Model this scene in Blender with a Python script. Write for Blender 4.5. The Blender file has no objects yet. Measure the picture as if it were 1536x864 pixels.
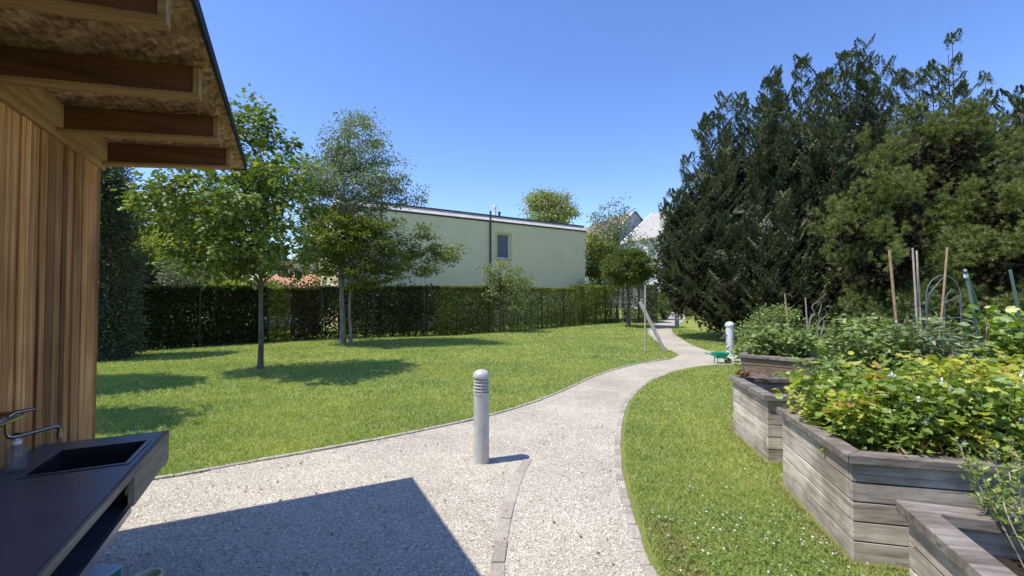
import bpy, bmesh, math, random
import numpy as np
from mathutils import Vector, geometry
random.seed(7); rng = np.random.default_rng(11)
S = bpy.context.scene
R = math.radians
# ------------------------------------------------------------------ camera, sky, sun, exposure
F_PX, HC, PITCH = 660.0, 1.6, R(1.30)
cam = bpy.data.cameras.new('camera'); camo = bpy.data.objects.new('camera', cam)
S.collection.objects.link(camo); S.camera = camo
camo.location = (0, 0, HC); camo.rotation_euler = (R(90)+PITCH, 0, 0)
cam.sensor_width = 36; cam.lens = F_PX/1536*36; cam.clip_start = .05; cam.clip_end = 3000
SUNV = Vector((-.465, -.165, 1)).normalized()          # towards the sun
SUN_EL = math.asin(SUNV.z)
w = bpy.data.worlds.new('World'); S.world = w; w.use_nodes = True
nt = w.node_tree; nt.nodes.clear()
sky = nt.nodes.new('ShaderNodeTexSky'); sky.sky_type = 'NISHITA'; sky.sun_disc = False
sky.sun_elevation = SUN_EL; sky.sun_rotation = math.atan2(SUNV.x, SUNV.y) % (2*math.pi)
sky.air_density = 1.0; sky.dust_density = .3; sky.ozone_density = 3.2; sky.altitude = 600
bg = nt.nodes.new('ShaderNodeBackground'); bg.inputs[1].default_value = .145
out = nt.nodes.new('ShaderNodeOutputWorld')
hs = nt.nodes.new('ShaderNodeHueSaturation'); hs.inputs['Hue'].default_value = .513; hs.inputs['Saturation'].default_value = 1.15; hs.inputs['Value'].default_value = 1.62
nt.links.new(sky.outputs[0], hs.inputs['Color']); nt.links.new(hs.outputs[0], bg.inputs[0]); nt.links.new(bg.outputs[0], out.inputs[0])
sl = bpy.data.lights.new('sun', 'SUN'); sl.energy = 5.0; sl.angle = R(.53); sl.color = (1, .94, .84)
so = bpy.data.objects.new('sun', sl); S.collection.objects.link(so)
so.rotation_euler = SUNV.to_track_quat('Z', 'Y').to_euler(); so.location = (-20, -8, 40)
S.view_settings.view_transform = 'Standard'; S.view_settings.look = 'None'
S.view_settings.exposure = 0.16; S.view_settings.gamma = 1
S.render.engine = 'CYCLES'; S.cycles.max_bounces = 6; S.cycles.transparent_max_bounces = 8
S.cycles.use_denoising = True

# ------------------------------------------------------------------ picking points of the place
def ray(px, py):
    c, s = math.cos(PITCH), math.sin(PITCH); a, b = px-768, 432-py
    return Vector((a, F_PX*c-b*s, F_PX*s+b*c))
def G(px, py, z=0.0):
    d = ray(px, py); t = (z-HC)/d.z; return Vector((d.x*t, d.y*t, z))
def P(px, py, depth):
    d = ray(px, py); t = depth/d.y; return Vector((d.x*t, depth, HC+d.z*t))
def v3(p, z=0): return Vector((p[0], p[1], z))

# ------------------------------------------------------------------ materials
MATS = {}
class N:
    """tiny node helper"""
    def __init__(s, name):
        s.m = bpy.data.materials.new(name); s.m.use_nodes = True; s.t = s.m.node_tree; s.t.nodes.clear()
        s.out = s.n('ShaderNodeOutputMaterial')
    def n(s, typ, **kw):
        x = s.t.nodes.new(typ)
        for k, v in kw.items(): setattr(x, k, v)
        return x
    def l(s, a, b): s.t.links.new(a, b)
    def ramp(s, fac, cols, interp='LINEAR'):
        r = s.n('ShaderNodeValToRGB'); r.color_ramp.interpolation = interp
        e = r.color_ramp.elements
        while len(e) < len(cols): e.new(.5)
        for i, (p, c) in enumerate(cols): e[i].position = p; e[i].color = (*c, 1) if len(c) == 3 else c
        s.l(fac, r.inputs[0]); return r.outputs[0]
    def noise(s, scale, detail=3, vec=None, rough=.6, dist=0):
        x = s.n('ShaderNodeTexNoise'); x.inputs['Scale'].default_value = scale; x.inputs['Detail'].default_value = detail
        x.inputs['Roughness'].default_value = rough; x.inputs['Distortion'].default_value = dist
        if vec is not None: s.l(vec, x.inputs['Vector'])
        return x.outputs['Fac']
    def coord(s, scale=(1, 1, 1), rot=(0, 0, 0)):
        g = s.n('ShaderNodeNewGeometry'); m = s.n('ShaderNodeMapping')
        m.inputs['Scale'].default_value = scale; m.inputs['Rotation'].default_value = rot
        # rotate first, then scale
        m0 = s.n('ShaderNodeMapping'); m0.inputs['Rotation'].default_value = rot; m.inputs['Rotation'].default_value = (0, 0, 0)
        s.l(g.outputs['Position'], m0.inputs['Vector']); s.l(m0.outputs[0], m.inputs['Vector']); return m.outputs[0]
    def island(s): return s.n('ShaderNodeNewGeometry').outputs['Random Per Island']
    def mix(s, fac, a, b, mode='MIX'):
        x = s.n('ShaderNodeMix', data_type='RGBA', blend_type=mode)
        for sock, v in ((x.inputs[0], fac), (x.inputs[6], a), (x.inputs[7], b)):
            if isinstance(v, (int, float)): sock.default_value = v
            elif isinstance(v, tuple): sock.default_value = (*v, 1)
            else: s.l(v, sock)
        return x.outputs[2]
    def math(s, op, a, b=None):
        x = s.n('ShaderNodeMath', operation=op)
        for i, v in enumerate((a, b)):
            if v is None: continue
            if isinstance(v, (int, float)): x.inputs[i].default_value = v
            else: s.l(v, x.inputs[i])
        return x.outputs[0]
    def bump(s, h, strength=.4, dist=.01):
        b = s.n('ShaderNodeBump'); b.inputs['Strength'].default_value = strength; b.inputs['Distance'].default_value = dist
        s.l(h, b.inputs['Height']); return b.outputs[0]
    def bsdf(s, col, rough=.7, spec=.3, metal=0, normal=None, **kw):
        p = s.n('ShaderNodeBsdfPrincipled')
        if isinstance(col, tuple): p.inputs['Base Color'].default_value = (*col, 1)
        else: s.l(col, p.inputs['Base Color'])
        if isinstance(rough, (int, float)): p.inputs['Roughness'].default_value = rough
        else: s.l(rough, p.inputs['Roughness'])
        p.inputs['Specular IOR Level'].default_value = spec; p.inputs['Metallic'].default_value = metal
        for k, v in kw.items(): p.inputs[k.replace('_', ' ')].default_value = v
        if normal is not None: s.l(normal, p.inputs['Normal'])
        return p.outputs[0]
    def done(s, sh):
        s.l(sh, s.out.inputs[0]); return s.m

def leaf_mat(name, c1, c2, c3=None, transl=.3, rough=.5, spec=.35, clump=1.2, hi=.1):
    """every leaf its own tone, plus slow drift between clumps; c3 = rare odd leaves"""
    n = N(name); r = n.island()
    a = n.mix(r, c1, c2)
    nz = n.noise(clump, 2, n.coord())
    k = n.ramp(nz, [(.3, (.72, .74, .72)), (.7, (1.25, 1.22, 1.15))])
    a = n.mix(1.0, a, k, 'MULTIPLY')
    if c3:
        pick = n.math('GREATER_THAN', r, 1-hi)
        a = n.mix(pick, a, c3)
    b = n.bsdf(a, rough, spec)
    t = n.n('ShaderNodeBsdfTranslucent')
    tc = n.mix(1.0, a, (1.5, 1.6, .55), 'MULTIPLY'); n.l(tc, t.inputs[0])
    mx = n.n('ShaderNodeMixShader'); mx.inputs[0].default_value = transl
    n.l(b, mx.inputs[1]); n.l(t.outputs[0], mx.inputs[2])
    return n.done(mx.outputs[0])
def bark_mat(name, c1, c2, zs=3):
    n = N(name); nz = n.noise(14, 4, n.coord((1, 1, .25)))
    c = n.ramp(nz, [(.3, c1), (.7, c2)])
    return n.done(n.bsdf(c, .9, .2, normal=n.bump(nz, .7, .02)))
def wood_mat(name, c1, c2, c3, grain=(1, 1, .06), rot=(0, 0, 0), rough=.75, knots=True, blotch=None, bump=.35, isl=.5):
    """planks: per-board tone, long grain, dark streaks, knots, optional stains"""
    n = N(name)
    r = n.island(); co = n.coord(tuple(g*30 for g in grain), rot)
    add = n.n('ShaderNodeVectorMath', operation='ADD'); cm = n.n('ShaderNodeCombineXYZ')
    rr = n.math('MULTIPLY', r, 60.0)
    for i in range(3): n.l(rr, cm.inputs[i])
    n.l(co, add.inputs[0]); n.l(cm.outputs[0], add.inputs[1])
    g1 = n.noise(1.0, 5, add.outputs[0], .65, .6); g2 = n.noise(3.2, 3, add.outputs[0], .6)
    base = n.ramp(g1, [(.28, c1), (.5, c2), (.74, c3)])
    tone = n.ramp(r, [(0, (1-isl*.6,)*3), (.5, (1.0, .97, .94)), (1, (1+isl*.5, 1+isl*.47, 1+isl*.4))])
    base = n.mix(1.0, base, tone, 'MULTIPLY')
    st = n.ramp(g2, [(.3, (.62, .58, .55)), (.46, (1, 1, 1))])
    base = n.mix(.7, base, st, 'MULTIPLY')
    if knots:
        vo = n.n('ShaderNodeTexVoronoi'); vo.inputs['Scale'].default_value = .17
        n.l(add.outputs[0], vo.inputs['Vector'])
        kn = n.ramp(vo.outputs['Distance'], [(.03, (.35, .27, .22)), (.10, (1, 1, 1))])
        base = n.mix(.85, base, kn, 'MULTIPLY')
    if blotch:
        bz = n.noise(blotch[0], 4, n.coord(), .6)
        bc = n.ramp(bz, [(blotch[2], blotch[1]), (blotch[3], (1, 1, 1))])
        base = n.mix(1.0, base, bc, 'MULTIPLY')
    return n.done(n.bsdf(base, rough, .25, normal=n.bump(g1, bump, .004)))
def plain(name, col, rough=.5, spec=.4, metal=0, var=.12, scale=6, bump=0, **kw):
    n = N(name); nz = n.noise(scale, 4, n.coord())
    k = n.ramp(nz, [(.3, (1-var,)*3), (.7, (1+var*.6,)*3)])
    c = n.mix(1.0, col, k, 'MULTIPLY')
    r = n.ramp(nz, [(.3, (rough*.85,)*3), (.7, (min(1, rough*1.15),)*3)])
    nm = n.bump(n.noise(scale*8, 3, n.coord()), bump, .003) if bump else None
    return n.done(n.bsdf(c, r, spec, metal, nm, **kw))

# gravel
def m_gravel():
    n = N('gravel'); co = n.coord()
    v = n.n('ShaderNodeTexVoronoi'); v.inputs['Scale'].default_value = 98; n.l(co, v.inputs['Vector'])
    v2 = n.n('ShaderNodeTexVoronoi'); v2.inputs['Scale'].default_value = 190; n.l(co, v2.inputs['Vector'])
    sx = n.n('ShaderNodeSeparateColor'); n.l(v.outputs['Color'], sx.inputs[0])
    sx2 = n.n('ShaderNodeSeparateColor'); n.l(v2.outputs['Color'], sx2.inputs[0])
    cols = [(0, (.19, .155, .125)), (.16, (.37, .33, .26)), (.4, (.53, .488, .395)), (.62, (.63, .59, .495)), (.82, (.70, .66, .56)), (1, (.82, .79, .70))]
    c = n.ramp(sx.outputs[0], cols); c2 = n.ramp(sx2.outputs[0], cols)
    c = n.mix(.45, c, c2)
    big = n.noise(.9, 5, co); c = n.mix(1.0, c, n.ramp(big, [(.32, (.68, .66, .63)), (.62, (.90, .87, .835))]), 'MULTIPLY')
    med = n.noise(5, 4, co); c = n.mix(1.0, c, n.ramp(med, [(.3, (.88, .86, .84)), (.6, (1.0, 1.0, 1.0))]), 'MULTIPLY')
    h = n.math('SUBTRACT', 1.0, v.outputs['Distance'])
    return n.done(n.bsdf(c, .9, .2, normal=n.bump(h, .55, .006)))
def m_lawn():
    n = N('lawn_ground'); co = n.coord()
    a = n.noise(60, 5, co, .7); c = n.ramp(a, [(.3, (.10, .13, .03)), (.5, (.26, .30, .08)), (.7, (.40, .43, .14))])
    b = n.noise(.55, 4, co, .6); c = n.mix(1.0, c, n.ramp(b, [(.33, (.78, .86, .8)), (.65, (1.15, 1.08, .95))]), 'MULTIPLY')
    d = n.noise(3.2, 4, co); c = n.mix(n.ramp(d, [(.58, (0, 0, 0)), (.72, (.45, .45, .45))]), c, (.21, .19, .085))
    return n.done(n.bsdf(c, .95, .1, normal=n.bump(a, .8, .03)))
def m_grass(name, c1, c2, c3, hi):
    n = N(name); r = n.island(); c = n.mix(r, c1, c2)
    co = n.coord(); b = n.noise(.55, 4, co, .6); c = n.mix(1.0, c, n.ramp(b, [(.33, (.74, .84, .8)), (.65, (1.18, 1.1, .95))]), 'MULTIPLY')
    b2 = n.noise(2.6, 3, co, .6); c = n.mix(1.0, c, n.ramp(b2, [(.33, (.84, .9, .85)), (.65, (1.12, 1.06, .95))]), 'MULTIPLY')
    d = n.noise(3.2, 4, co); dry = n.math('ADD', n.ramp(d, [(.5, (0, 0, 0)), (.75, (.35, .35, .35))]), hi)
    c = n.mix(n.math('LESS_THAN', n.math('FRACT', n.math('MULTIPLY', r, 17.3)), dry), c, c3)
    p = n.bsdf(c, .55, .3)
    t = n.n('ShaderNodeBsdfTranslucent'); n.l(n.mix(1.0, c, (1.4, 1.5, .6), 'MULTIPLY'), t.inputs[0])
    mx = n.n('ShaderNodeMixShader'); mx.inputs[0].default_value = .38; n.l(p, mx.inputs[1]); n.l(t.outputs[0], mx.inputs[2])
    return n.done(mx.outputs[0])
def m_osb():
    n = N('osb'); co = n.coord((9, 22, 9), (0, 0, R(20)))
    dist = n.noise(2.5, 3, n.coord((3, 3, 3))); cm = n.n('ShaderNodeVectorMath', operation='ADD')
    sc = n.n('ShaderNodeVectorMath', operation='SCALE'); sc.inputs['Scale'].default_value = 3.5
    cx = n.n('ShaderNodeCombineXYZ'); n.l(dist, cx.inputs[0]); n.l(dist, cx.inputs[1]); n.l(cx.outputs[0], sc.inputs[0])
    n.l(co, cm.inputs[0]); n.l(sc.outputs[0], cm.inputs[1])
    v = n.n('ShaderNodeTexVoronoi'); v.inputs['Scale'].default_value = 1.6; n.l(cm.outputs[0], v.inputs['Vector'])
    v2 = n.n('ShaderNodeTexVoronoi'); v2.inputs['Scale'].default_value = 3; n.l(n.coord((24, 8, 9), (0, 0, R(-25))), v2.inputs['Vector'])
    s1 = n.n('ShaderNodeSeparateColor'); n.l(v.outputs['Color'], s1.inputs[0]); s2 = n.n('ShaderNodeSeparateColor'); n.l(v2.outputs['Color'], s2.inputs[0])
    f = n.math('MULTIPLY', n.math('ADD', s1.outputs[0], s2.outputs[0]), .5)
    c = n.ramp(f, [(.1, (.10, .055, .025)), (.4, (.22, .13, .06)), (.65, (.33, .21, .10)), (.95, (.50, .35, .19))])
    return n.done(n.bsdf(c, .65, .3, normal=n.bump(f, .5, .006)))
def m_stone():
    n = N('sett_stone'); c = n.ramp(n.island(), [(0, (.32, .28, .235)), (.5, (.41, .365, .31)), (1, (.47, .425, .365))]); z = n.noise(55, 5, n.coord(), .7)
    c = n.mix(1.0, c, n.ramp(z, [(.3, (.62, .60, .58)), (.6, (1.12, 1.1, 1.08))]), 'MULTIPLY')
    return n.done(n.bsdf(c, .9, .2, normal=n.bump(z, .8, .004)))
M = dict(
 gravel=m_gravel(), lawn=m_lawn(),
 grass=m_grass('grass_blades', (.20, .275, .07), (.44, .53, .19), (.62, .56, .33), .10),
 osb=m_osb(),
 cladding=wood_mat('cladding', (.14, .055, .020), (.44, .225, .088), (.68, .44, .215), rot=(0, 0, 0), grain=(2.0, 2.0, .04), isl=1.2, blotch=(1.1, (.62, .50, .42), .35, .6)),
 joist_low=wood_mat('pale_joist_wood', (.24, .13, .055), (.37, .22, .10), (.47, .31, .15), grain=(.06, .9, .9), rot=(0, 0, R(-27)), isl=.3, knots=False),
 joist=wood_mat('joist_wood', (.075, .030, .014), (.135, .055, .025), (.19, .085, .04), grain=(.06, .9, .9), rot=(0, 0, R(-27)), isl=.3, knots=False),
 plate=wood_mat('plate_wood', (.26, .14, .06), (.40, .24, .115), (.50, .33, .17), grain=(.9, .06, .9), rot=(0, 0, R(-27)), isl=.3),
 weathered=wood_mat('weathered_board', (.26, .225, .185), (.59, .53, .455), (.81, .75, .66), grain=(.07, .07, 1.2), isl=.5, blotch=(2.2, (.58, .55, .52), .38, .58), bump=.6),
 weathered_dark=wood_mat('weathered_cap', (.11, .098, .085), (.27, .245, .215), (.47, .435, .395), grain=(.10, .7, .8), rot=(0, 0, R(12)), isl=.5, blotch=(3, (.75, .7, .66), .35, .6), bump=.8),
 brownboard=wood_mat('brown_board', (.10, .07, .05), (.20, .145, .11), (.30, .235, .19), grain=(.08, .08, 1.2), isl=.4, bump=.6),
 counter_edge=wood_mat('counter_edge', (.17, .135, .095), (.30, .245, .18), (.42, .36, .27), grain=(.9, .06, .9), rot=(0, 0, R(-27)), isl=.2, knots=False),
 slate=plain('counter_top', (.098, .112, .138), .3, .5, var=.22, scale=4, bump=.1),
 steel=plain('steel', (.23, .25, .30), .33, .5, .8, .2, 8),
 basin=plain('sink_basin', (.035, .038, .045), .25, .5, .3, .2, 10),
 chrome=plain('chrome', (.30, .27, .25), .22, .5, 1, .15, 30),
 black=plain('black_metal', (.012, .013, .015), .75, .25, 0),
 dark=plain('dark_trim', (.05, .055, .065), .5, .4, .3),
 lampgrey=plain('bollard_paint', (.52, .51, .48), .42, .4, .15, .20, 7, .1),
 lampglass=plain('bollard_lens', (.60, .61, .58), .15, .6, 0, .05, 9),
 pale=plain('pale_enamel', (.62, .64, .62), .45, .4, 0, .15, 9),
 stone=m_stone(),
 concrete=plain('kerb_concrete', (.42, .39, .35), .9, .2, 0, .3, 14, .6),
 stucco=plain('green_stucco', (.78, .71, .43), .92, .15, 0, .06, 1.2, .3),
 stucco_y=plain('olive_surround', (.62, .60, .22), .9, .15, 0, .06, 2),
 zinc=plain('zinc_flashing', (.68, .64, .58), .45, .5, .3, .15, 2),
 white=plain('white_paint', (.78, .78, .76), .6, .3, 0, .06, 2),
 bluewhite=plain('blue_white_render', (.56, .59, .60), .8, .2, 0, .08, 1),
 lilac=plain('grey_lilac_render', (.48, .47, .52), .8, .2, 0, .08, 1),
 rooftile=plain('brown_tiles', (.27, .205, .165), .85, .2, 0, .35, 3.5, .5),
 roofpale=plain('pale_roofing', (.40, .375, .35), .8, .2, 0, .2, 2.5),
 rooforange=plain('orange_tiles', (.46, .25, .16), .8, .2, 0, .3, 5, .5),
 glass=plain('window_glass', (.10, .14, .18), .08, .8, 0, .2, 1),
 blind=plain('window_blind', (.34, .38, .42), .6, .3, 0, .1, 6),
 soil=plain('soil', (.045, .032, .024), .95, .1, 0, .5, 30, 1.0),
 plank=wood_mat('raw_plank', (.48, .40, .31), (.66, .58, .48), (.76, .69, .59), grain=(1, 1, .06), isl=.2),
 bamboo=plain('bamboo', (.42, .27, .15), .55, .4, 0, .3, 30),
 cane=plain('pale_cane', (.50, .40, .32), .6, .3, 0, .25, 20),
 greenpole=plain('green_plastic_cane', (.13, .21, .17), .45, .4, 0, .2, 20),
 wire=plain('trellis_wire', (.17, .19, .21), .5, .4, .3, .2, 20),
 greenplastic=plain('green_plastic', (.015, .36, .22), .4, .4, 0, .12, 9),
 rubber=plain('rubber', (.025, .025, .027), .8, .3),
 fence=plain('fence_metal', (.035, .045, .035), .6, .4, .3),
 straw=plain('dry_stalks', (.38, .28, .17), .85, .2, 0, .35, 40),
 soap=plain('soap_bottle', (.22, .25, .27), .10, .6, 0, .1, 9, Alpha=.4),
 clearplastic=plain('clear_plastic', (.50, .57, .62), .2, .5, 0, .1, 9, Alpha=.7),
 tealplastic=plain('teal_plastic', (.02, .19, .17), .35, .5),
 creamplastic=plain('cream_rim', (.62, .60, .40), .5, .4),
 orange=plain('orange_inside', (.55, .20, .03), .5, .4),
 bark=bark_mat('bark', (.07, .055, .042), (.20, .165, .13)),
 barkgrey=bark_mat('bark_grey', (.13, .12, .105), (.30, .28, .25)),
 barkdark=bark_mat('bark_dark', (.035, .028, .022), (.10, .08, .06)),
 l_ball=leaf_mat('clipped_leaf', (.07, .105, .028), (.15, .20, .06), (.22, .26, .09), .28),
 l_maple=leaf_mat('maple_leaf', (0.085, 0.135, 0.031), (0.186, 0.253, 0.056), (0.372, 0.389, 0.099), .28, hi=.12),
 l_willow=leaf_mat('silver_leaf', (0.118, 0.16, 0.089), (0.235, 0.274, 0.165), (0.345, 0.369, 0.229), .3),
 l_darkgreen=leaf_mat('dark_leaf', (0.076, 0.116, 0.022), (0.182, 0.23, 0.048), (0.365, 0.382, 0.08), .25, hi=.15),
 l_hedge=leaf_mat('hedge_leaf', (0.021, 0.036, 0.009), (0.059, 0.084, 0.023), (0.105, 0.134, 0.041), .25),
 l_hedge_light=leaf_mat('light_hedge_leaf', (0.1, 0.141, 0.03), (0.22, 0.27, 0.07), (0.34, 0.355, 0.106), .3),
 l_hedge_red=leaf_mat('reddish_creeper_leaf', (.060, .045, .028), (.13, .09, .06), (.09, .13, .03), .25, hi=.25),
 l_yew=leaf_mat('yew_needles', (0.06, 0.086, 0.047), (0.14, 0.171, 0.091), (0.208, 0.224, 0.118), .10, .55, .3, .5, hi=.15),
 l_pine=leaf_mat('pine_needles', (0.095, 0.129, 0.038), (0.216, 0.261, 0.073), (0.342, 0.368, 0.106), .15, .5, .3, .7, hi=.15),
 l_inner_shade=leaf_mat('shaded_inner_needles', (.022, .020, .012), (.045, .036, .022), (.07, .05, .03), .05, .9, .0),  # brown inner needles, darkened so the crown's inner shade sits in the colour
 l_weep=leaf_mat('weeping_leaf', (.13, .17, .055), (.25, .30, .11), (.32, .36, .16), .3),
 l_yellow=leaf_mat('yellow_leaf', (.22, .26, .03), (.42, .44, .07), (.16, .22, .03), .35),
 l_grey=leaf_mat('grey_leaf', (.10, .13, .085), (.22, .255, .18), (.34, .37, .29), .25),
 l_pale=leaf_mat('pale_birch_leaf', (.20, .24, .09), (.34, .37, .16), (.42, .43, .22), .35),
 l_berry=leaf_mat('berry_leaf', (0.13, 0.201, 0.043), (0.283, 0.388, 0.094), (0.459, 0.495, 0.143), .33, .42, .5, 3, hi=.12),
 l_berry_y=leaf_mat('yellowing_berry_leaf', (0.25, 0.321, 0.046), (0.574, 0.568, 0.092), (0.45, 0.272, 0.079), .35, .45, .4, 3, hi=.1),
 l_tomato=leaf_mat('tomato_leaf', (0.128, 0.189, 0.064), (0.271, 0.345, 0.122), (0.42, 0.468, 0.186), .3, .5, .4, 3),
 l_blue=leaf_mat('blue_green_leaf', (0.139, 0.186, 0.114), (0.265, 0.324, 0.216), (0.403, 0.444, 0.336), .25, .5, .4, 3),
 l_dry=leaf_mat('dry_leaf', (.20, .11, .06), (.42, .27, .14), (.10, .06, .04), .2, .7, .2, 3),
 petal=plain('petal_white', (.80, .80, .78), .6, .3, 0, .05, 3),
 clover=leaf_mat('clover_leaf', (.11, .19, .04), (.24, .34, .10), (.34, .42, .17), .3, .45, .4, 3),
)

# ------------------------------------------------------------------ objects
def props(o, label=None, cat=None, group=None, kind=None):
    if label: o['label'] = label
    if cat: o['category'] = cat
    if group: o['group'] = group
    if kind: o['kind'] = kind
    return o
def thing(name, loc, label, cat, group=None):
    o = bpy.data.objects.new(name, None); S.collection.objects.link(o); o.empty_display_size = .2
    o.location = loc; return props(o, label, cat, group)
def root_loc(p):
    while p.parent: p = p.parent
    return np.array(p.location)
def link(name, me, mat, parent=None, smooth=False):
    o = bpy.data.objects.new(name, me); S.collection.objects.link(o)
    if parent is not None: o.parent = parent
    if mat is not None: me.materials.append(mat if not isinstance(mat, str) else M[mat])
    if smooth: me.polygons.foreach_set('use_smooth', np.ones(len(me.polygons), dtype=bool))
    return o
def np_mesh(name, V, Fc, mat, parent=None, loc=None, smooth=False):
    """V (n,3) world coords, Fc (m,k) same-size faces"""
    me = bpy.data.meshes.new(name); V = np.asarray(V, dtype=np.float64)
    off = root_loc(parent) if parent is not None else (np.array(loc) if loc is not None else np.zeros(3))
    V = V-off; m, k = Fc.shape
    me.vertices.add(len(V)); me.vertices.foreach_set('co', V.astype(np.float32).ravel())
    me.loops.add(m*k); me.loops.foreach_set('vertex_index', Fc.astype(np.int32).ravel())
    me.polygons.add(m); me.polygons.foreach_set('loop_start', np.arange(0, m*k, k, dtype=np.int32))
    me.polygons.foreach_set('loop_total', np.full(m, k, dtype=np.int32))
    me.update(calc_edges=True)
    o = link(name, me, mat, parent, smooth)
    if parent is None and loc is not None: o.location = loc
    return o
class MB:
    def __init__(s): s.v = []; s.f = []
    def add(s, vs, fs):
        b = len(s.v); s.v += [tuple(v) for v in vs]; s.f += [tuple(i+b for i in f) for f in fs]; return s
    def fbox(s, Fm, a, b, c):
        vs = [Fm(x, y, z) for z in c for y in b for x in a]
        return s.add(vs, [(0, 2, 3, 1), (4, 5, 7, 6), (0, 1, 5, 4), (2, 6, 7, 3), (0, 4, 6, 2), (1, 3, 7, 5)])
    def box(s, x, y, z): return s.fbox(lambda a, b, c: (a, b, c), x, y, z)
    def tube(s, pts, rad, seg=8, cap=True):
        pts = [Vector(p) for p in pts]
        if isinstance(rad, (int, float)): rad = [rad]*len(pts)
        vs = []; ref = None
        for i, p in enumerate(pts):
            d = (pts[min(i+1, len(pts)-1)]-pts[max(i-1, 0)])
            if d.length < 1e-9: d = Vector((0, 0, 1))
            d.normalize()
            if ref is None: ref = d.orthogonal().normalized()
            ref = (ref-d*ref.dot(d)).normalized(); q = d.cross(ref)
            for k in range(seg):
                t = 2*math.pi*k/seg; vs.append(p+(ref*math.cos(t)+q*math.sin(t))*rad[i])
        fs = [(i*seg+k, i*seg+(k+1) % seg, (i+1)*seg+(k+1) % seg, (i+1)*seg+k) for i in range(len(pts)-1) for k in range(seg)]
        if cap: fs += [tuple(range(seg))[::-1], tuple((len(pts)-1)*seg+k for k in range(seg))]
        return s.add(vs, fs)
    def lathe(s, c, prof, seg=32):
        c = Vector(c); vs = []
        for r, z in prof:
            for k in range(seg):
                t = 2*math.pi*k/seg; vs.append(c+Vector((r*math.cos(t), r*math.sin(t), z)))
        n = len(prof)
        fs = [(i*seg+k, i*seg+(k+1) % seg, (i+1)*seg+(k+1) % seg, (i+1)*seg+k) for i in range(n-1) for k in range(seg)]
        fs += [tuple(range(seg))[::-1], tuple((n-1)*seg+k for k in range(seg))]
        return s.add(vs, fs)
    def build(s, name, mat, parent=None, loc=None, smooth=False, bevel=0):
        off = Vector(root_loc(parent)) if parent is not None else Vector(loc if loc is not None else (0, 0, 0))
        me = bpy.data.meshes.new(name); me.from_pydata([tuple(Vector(v)-off) for v in s.v], [], s.f)
        bm = bmesh.new(); bm.from_mesh(me); bmesh.ops.recalc_face_normals(bm, faces=bm.faces); bm.to_mesh(me); bm.free()
        o = link(name, me, mat, parent, smooth)
        if parent is None and loc is not None: o.location = loc
        if smooth:
            me.shade_smooth()
            md = o.modifiers.new('edges', 'EDGE_SPLIT'); md.split_angle = R(40)
        if bevel:
            md = o.modifiers.new('bevel', 'BEVEL'); md.width = bevel; md.segments = 2; md.limit_method = 'ANGLE'
        return o
def copy_tree(o, parent=None):
    c = o.copy(); S.collection.objects.link(c); c.parent = parent
    for ch in list(o.children): copy_tree(ch, c)
    return c

# leaf shapes: x across, y along, z up; unit length
RH = (np.array([(0, 0, 0), (.34, .5, .10), (0, 1, 0), (-.34, .5, .10)]), np.array([(0, 1, 2), (0, 2, 3)]))
NARROW = (np.array([(0, 0, 0), (.13, .45, .04), (0, 1, 0), (-.13, .45, .04)]), np.array([(0, 1, 2), (0, 2, 3)]))
SPRIG = (np.array([(0, 0, 0), (.20, .40, .03), (.05, .5, 0), (.16, .8, -.03), (0, 1.0, -.08), (-.16, .75, -.03), (-.05, .5, 0), (-.20, .36, .03)]),
         np.array([(0, 1, 2), (0, 2, 6), (0, 6, 7), (2, 3, 4), (2, 4, 6), (6, 4, 5)]))
NEEDLE = (np.array([(-.035, 0, 0), (.035, 0, 0), (0, 1, 0)]), np.array([(0, 1, 2)]))
BLADE = (np.array([(-.5, 0, 0), (.5, 0, 0), (.1, 1, 0)]), np.array([(0, 1, 2)]))
LOBED = (np.array([(0, 0, 0), (.26, .10, .05), (.42, .34, .07), (.30, .46, .03), (.40, .70, .02), (.16, .78, .01), (0, 1.05, -.10),
                   (-.16, .78, .01), (-.40, .70, .02), (-.30, .46, .03), (-.42, .34, .07), (-.26, .10, .05), (0, .45, -.03)]),
         np.array([(12, i, i+1) for i in range(0, 11)]+[(12, 11, 0)]))
MAPLE = (np.array([(0, 0, 0), (.50, .18, .05), (.20, .42, .04), (.42, .80, 0), (0, 1.0, -.06), (-.42, .80, 0), (-.20, .42, .04), (-.50, .18, .05)]),
         np.array([(0, 1, 2), (2, 3, 4), (0, 2, 4), (0, 4, 6), (4, 5, 6), (0, 6, 7)]))
OCTA = (np.array([(1, 0, 0), (0, 1, 0), (-1, 0, 0), (0, -1, 0), (.1, 0, .6), (0, 0, -.5)]),
        np.array([(0, 1, 4), (1, 2, 4), (2, 3, 4), (3, 0, 4)]))
def unit(a): return a/np.maximum(np.linalg.norm(a, axis=-1, keepdims=True), 1e-9)
def rdir(n): return unit(rng.normal(size=(n, 3)))
def cloud(name, pos, dirs, size, tmpl, mat, parent=None, up=.6, width=None, loc=None, **kw):
    """scatter leaves: dirs = leaf axis; up biases the leaf's face to the sky"""
    T, Fc = tmpl; n = len(pos); k = len(T)
    d = unit(dirs); nm = rdir(n)+np.array([0, 0, up*2.0]); nm = unit(nm-d*(nm*d).sum(1, keepdims=True)); x = np.cross(d, nm)
    sz = np.broadcast_to(size, (n,))[:, None, None]; wd = sz if width is None else np.broadcast_to(width, (n,))[:, None, None]
    V = pos[:, None, :]+T[None, :, 0:1]*x[:, None, :]*wd+T[None, :, 1:2]*d[:, None, :]*sz+T[None, :, 2:3]*nm[:, None, :]*sz
    F = (Fc[None]+(np.arange(n)*k)[:, None, None]).reshape(-1, Fc.shape[1])
    return np_mesh(name, V.reshape(-1, 3), F, mat, parent, loc, **kw)
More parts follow.
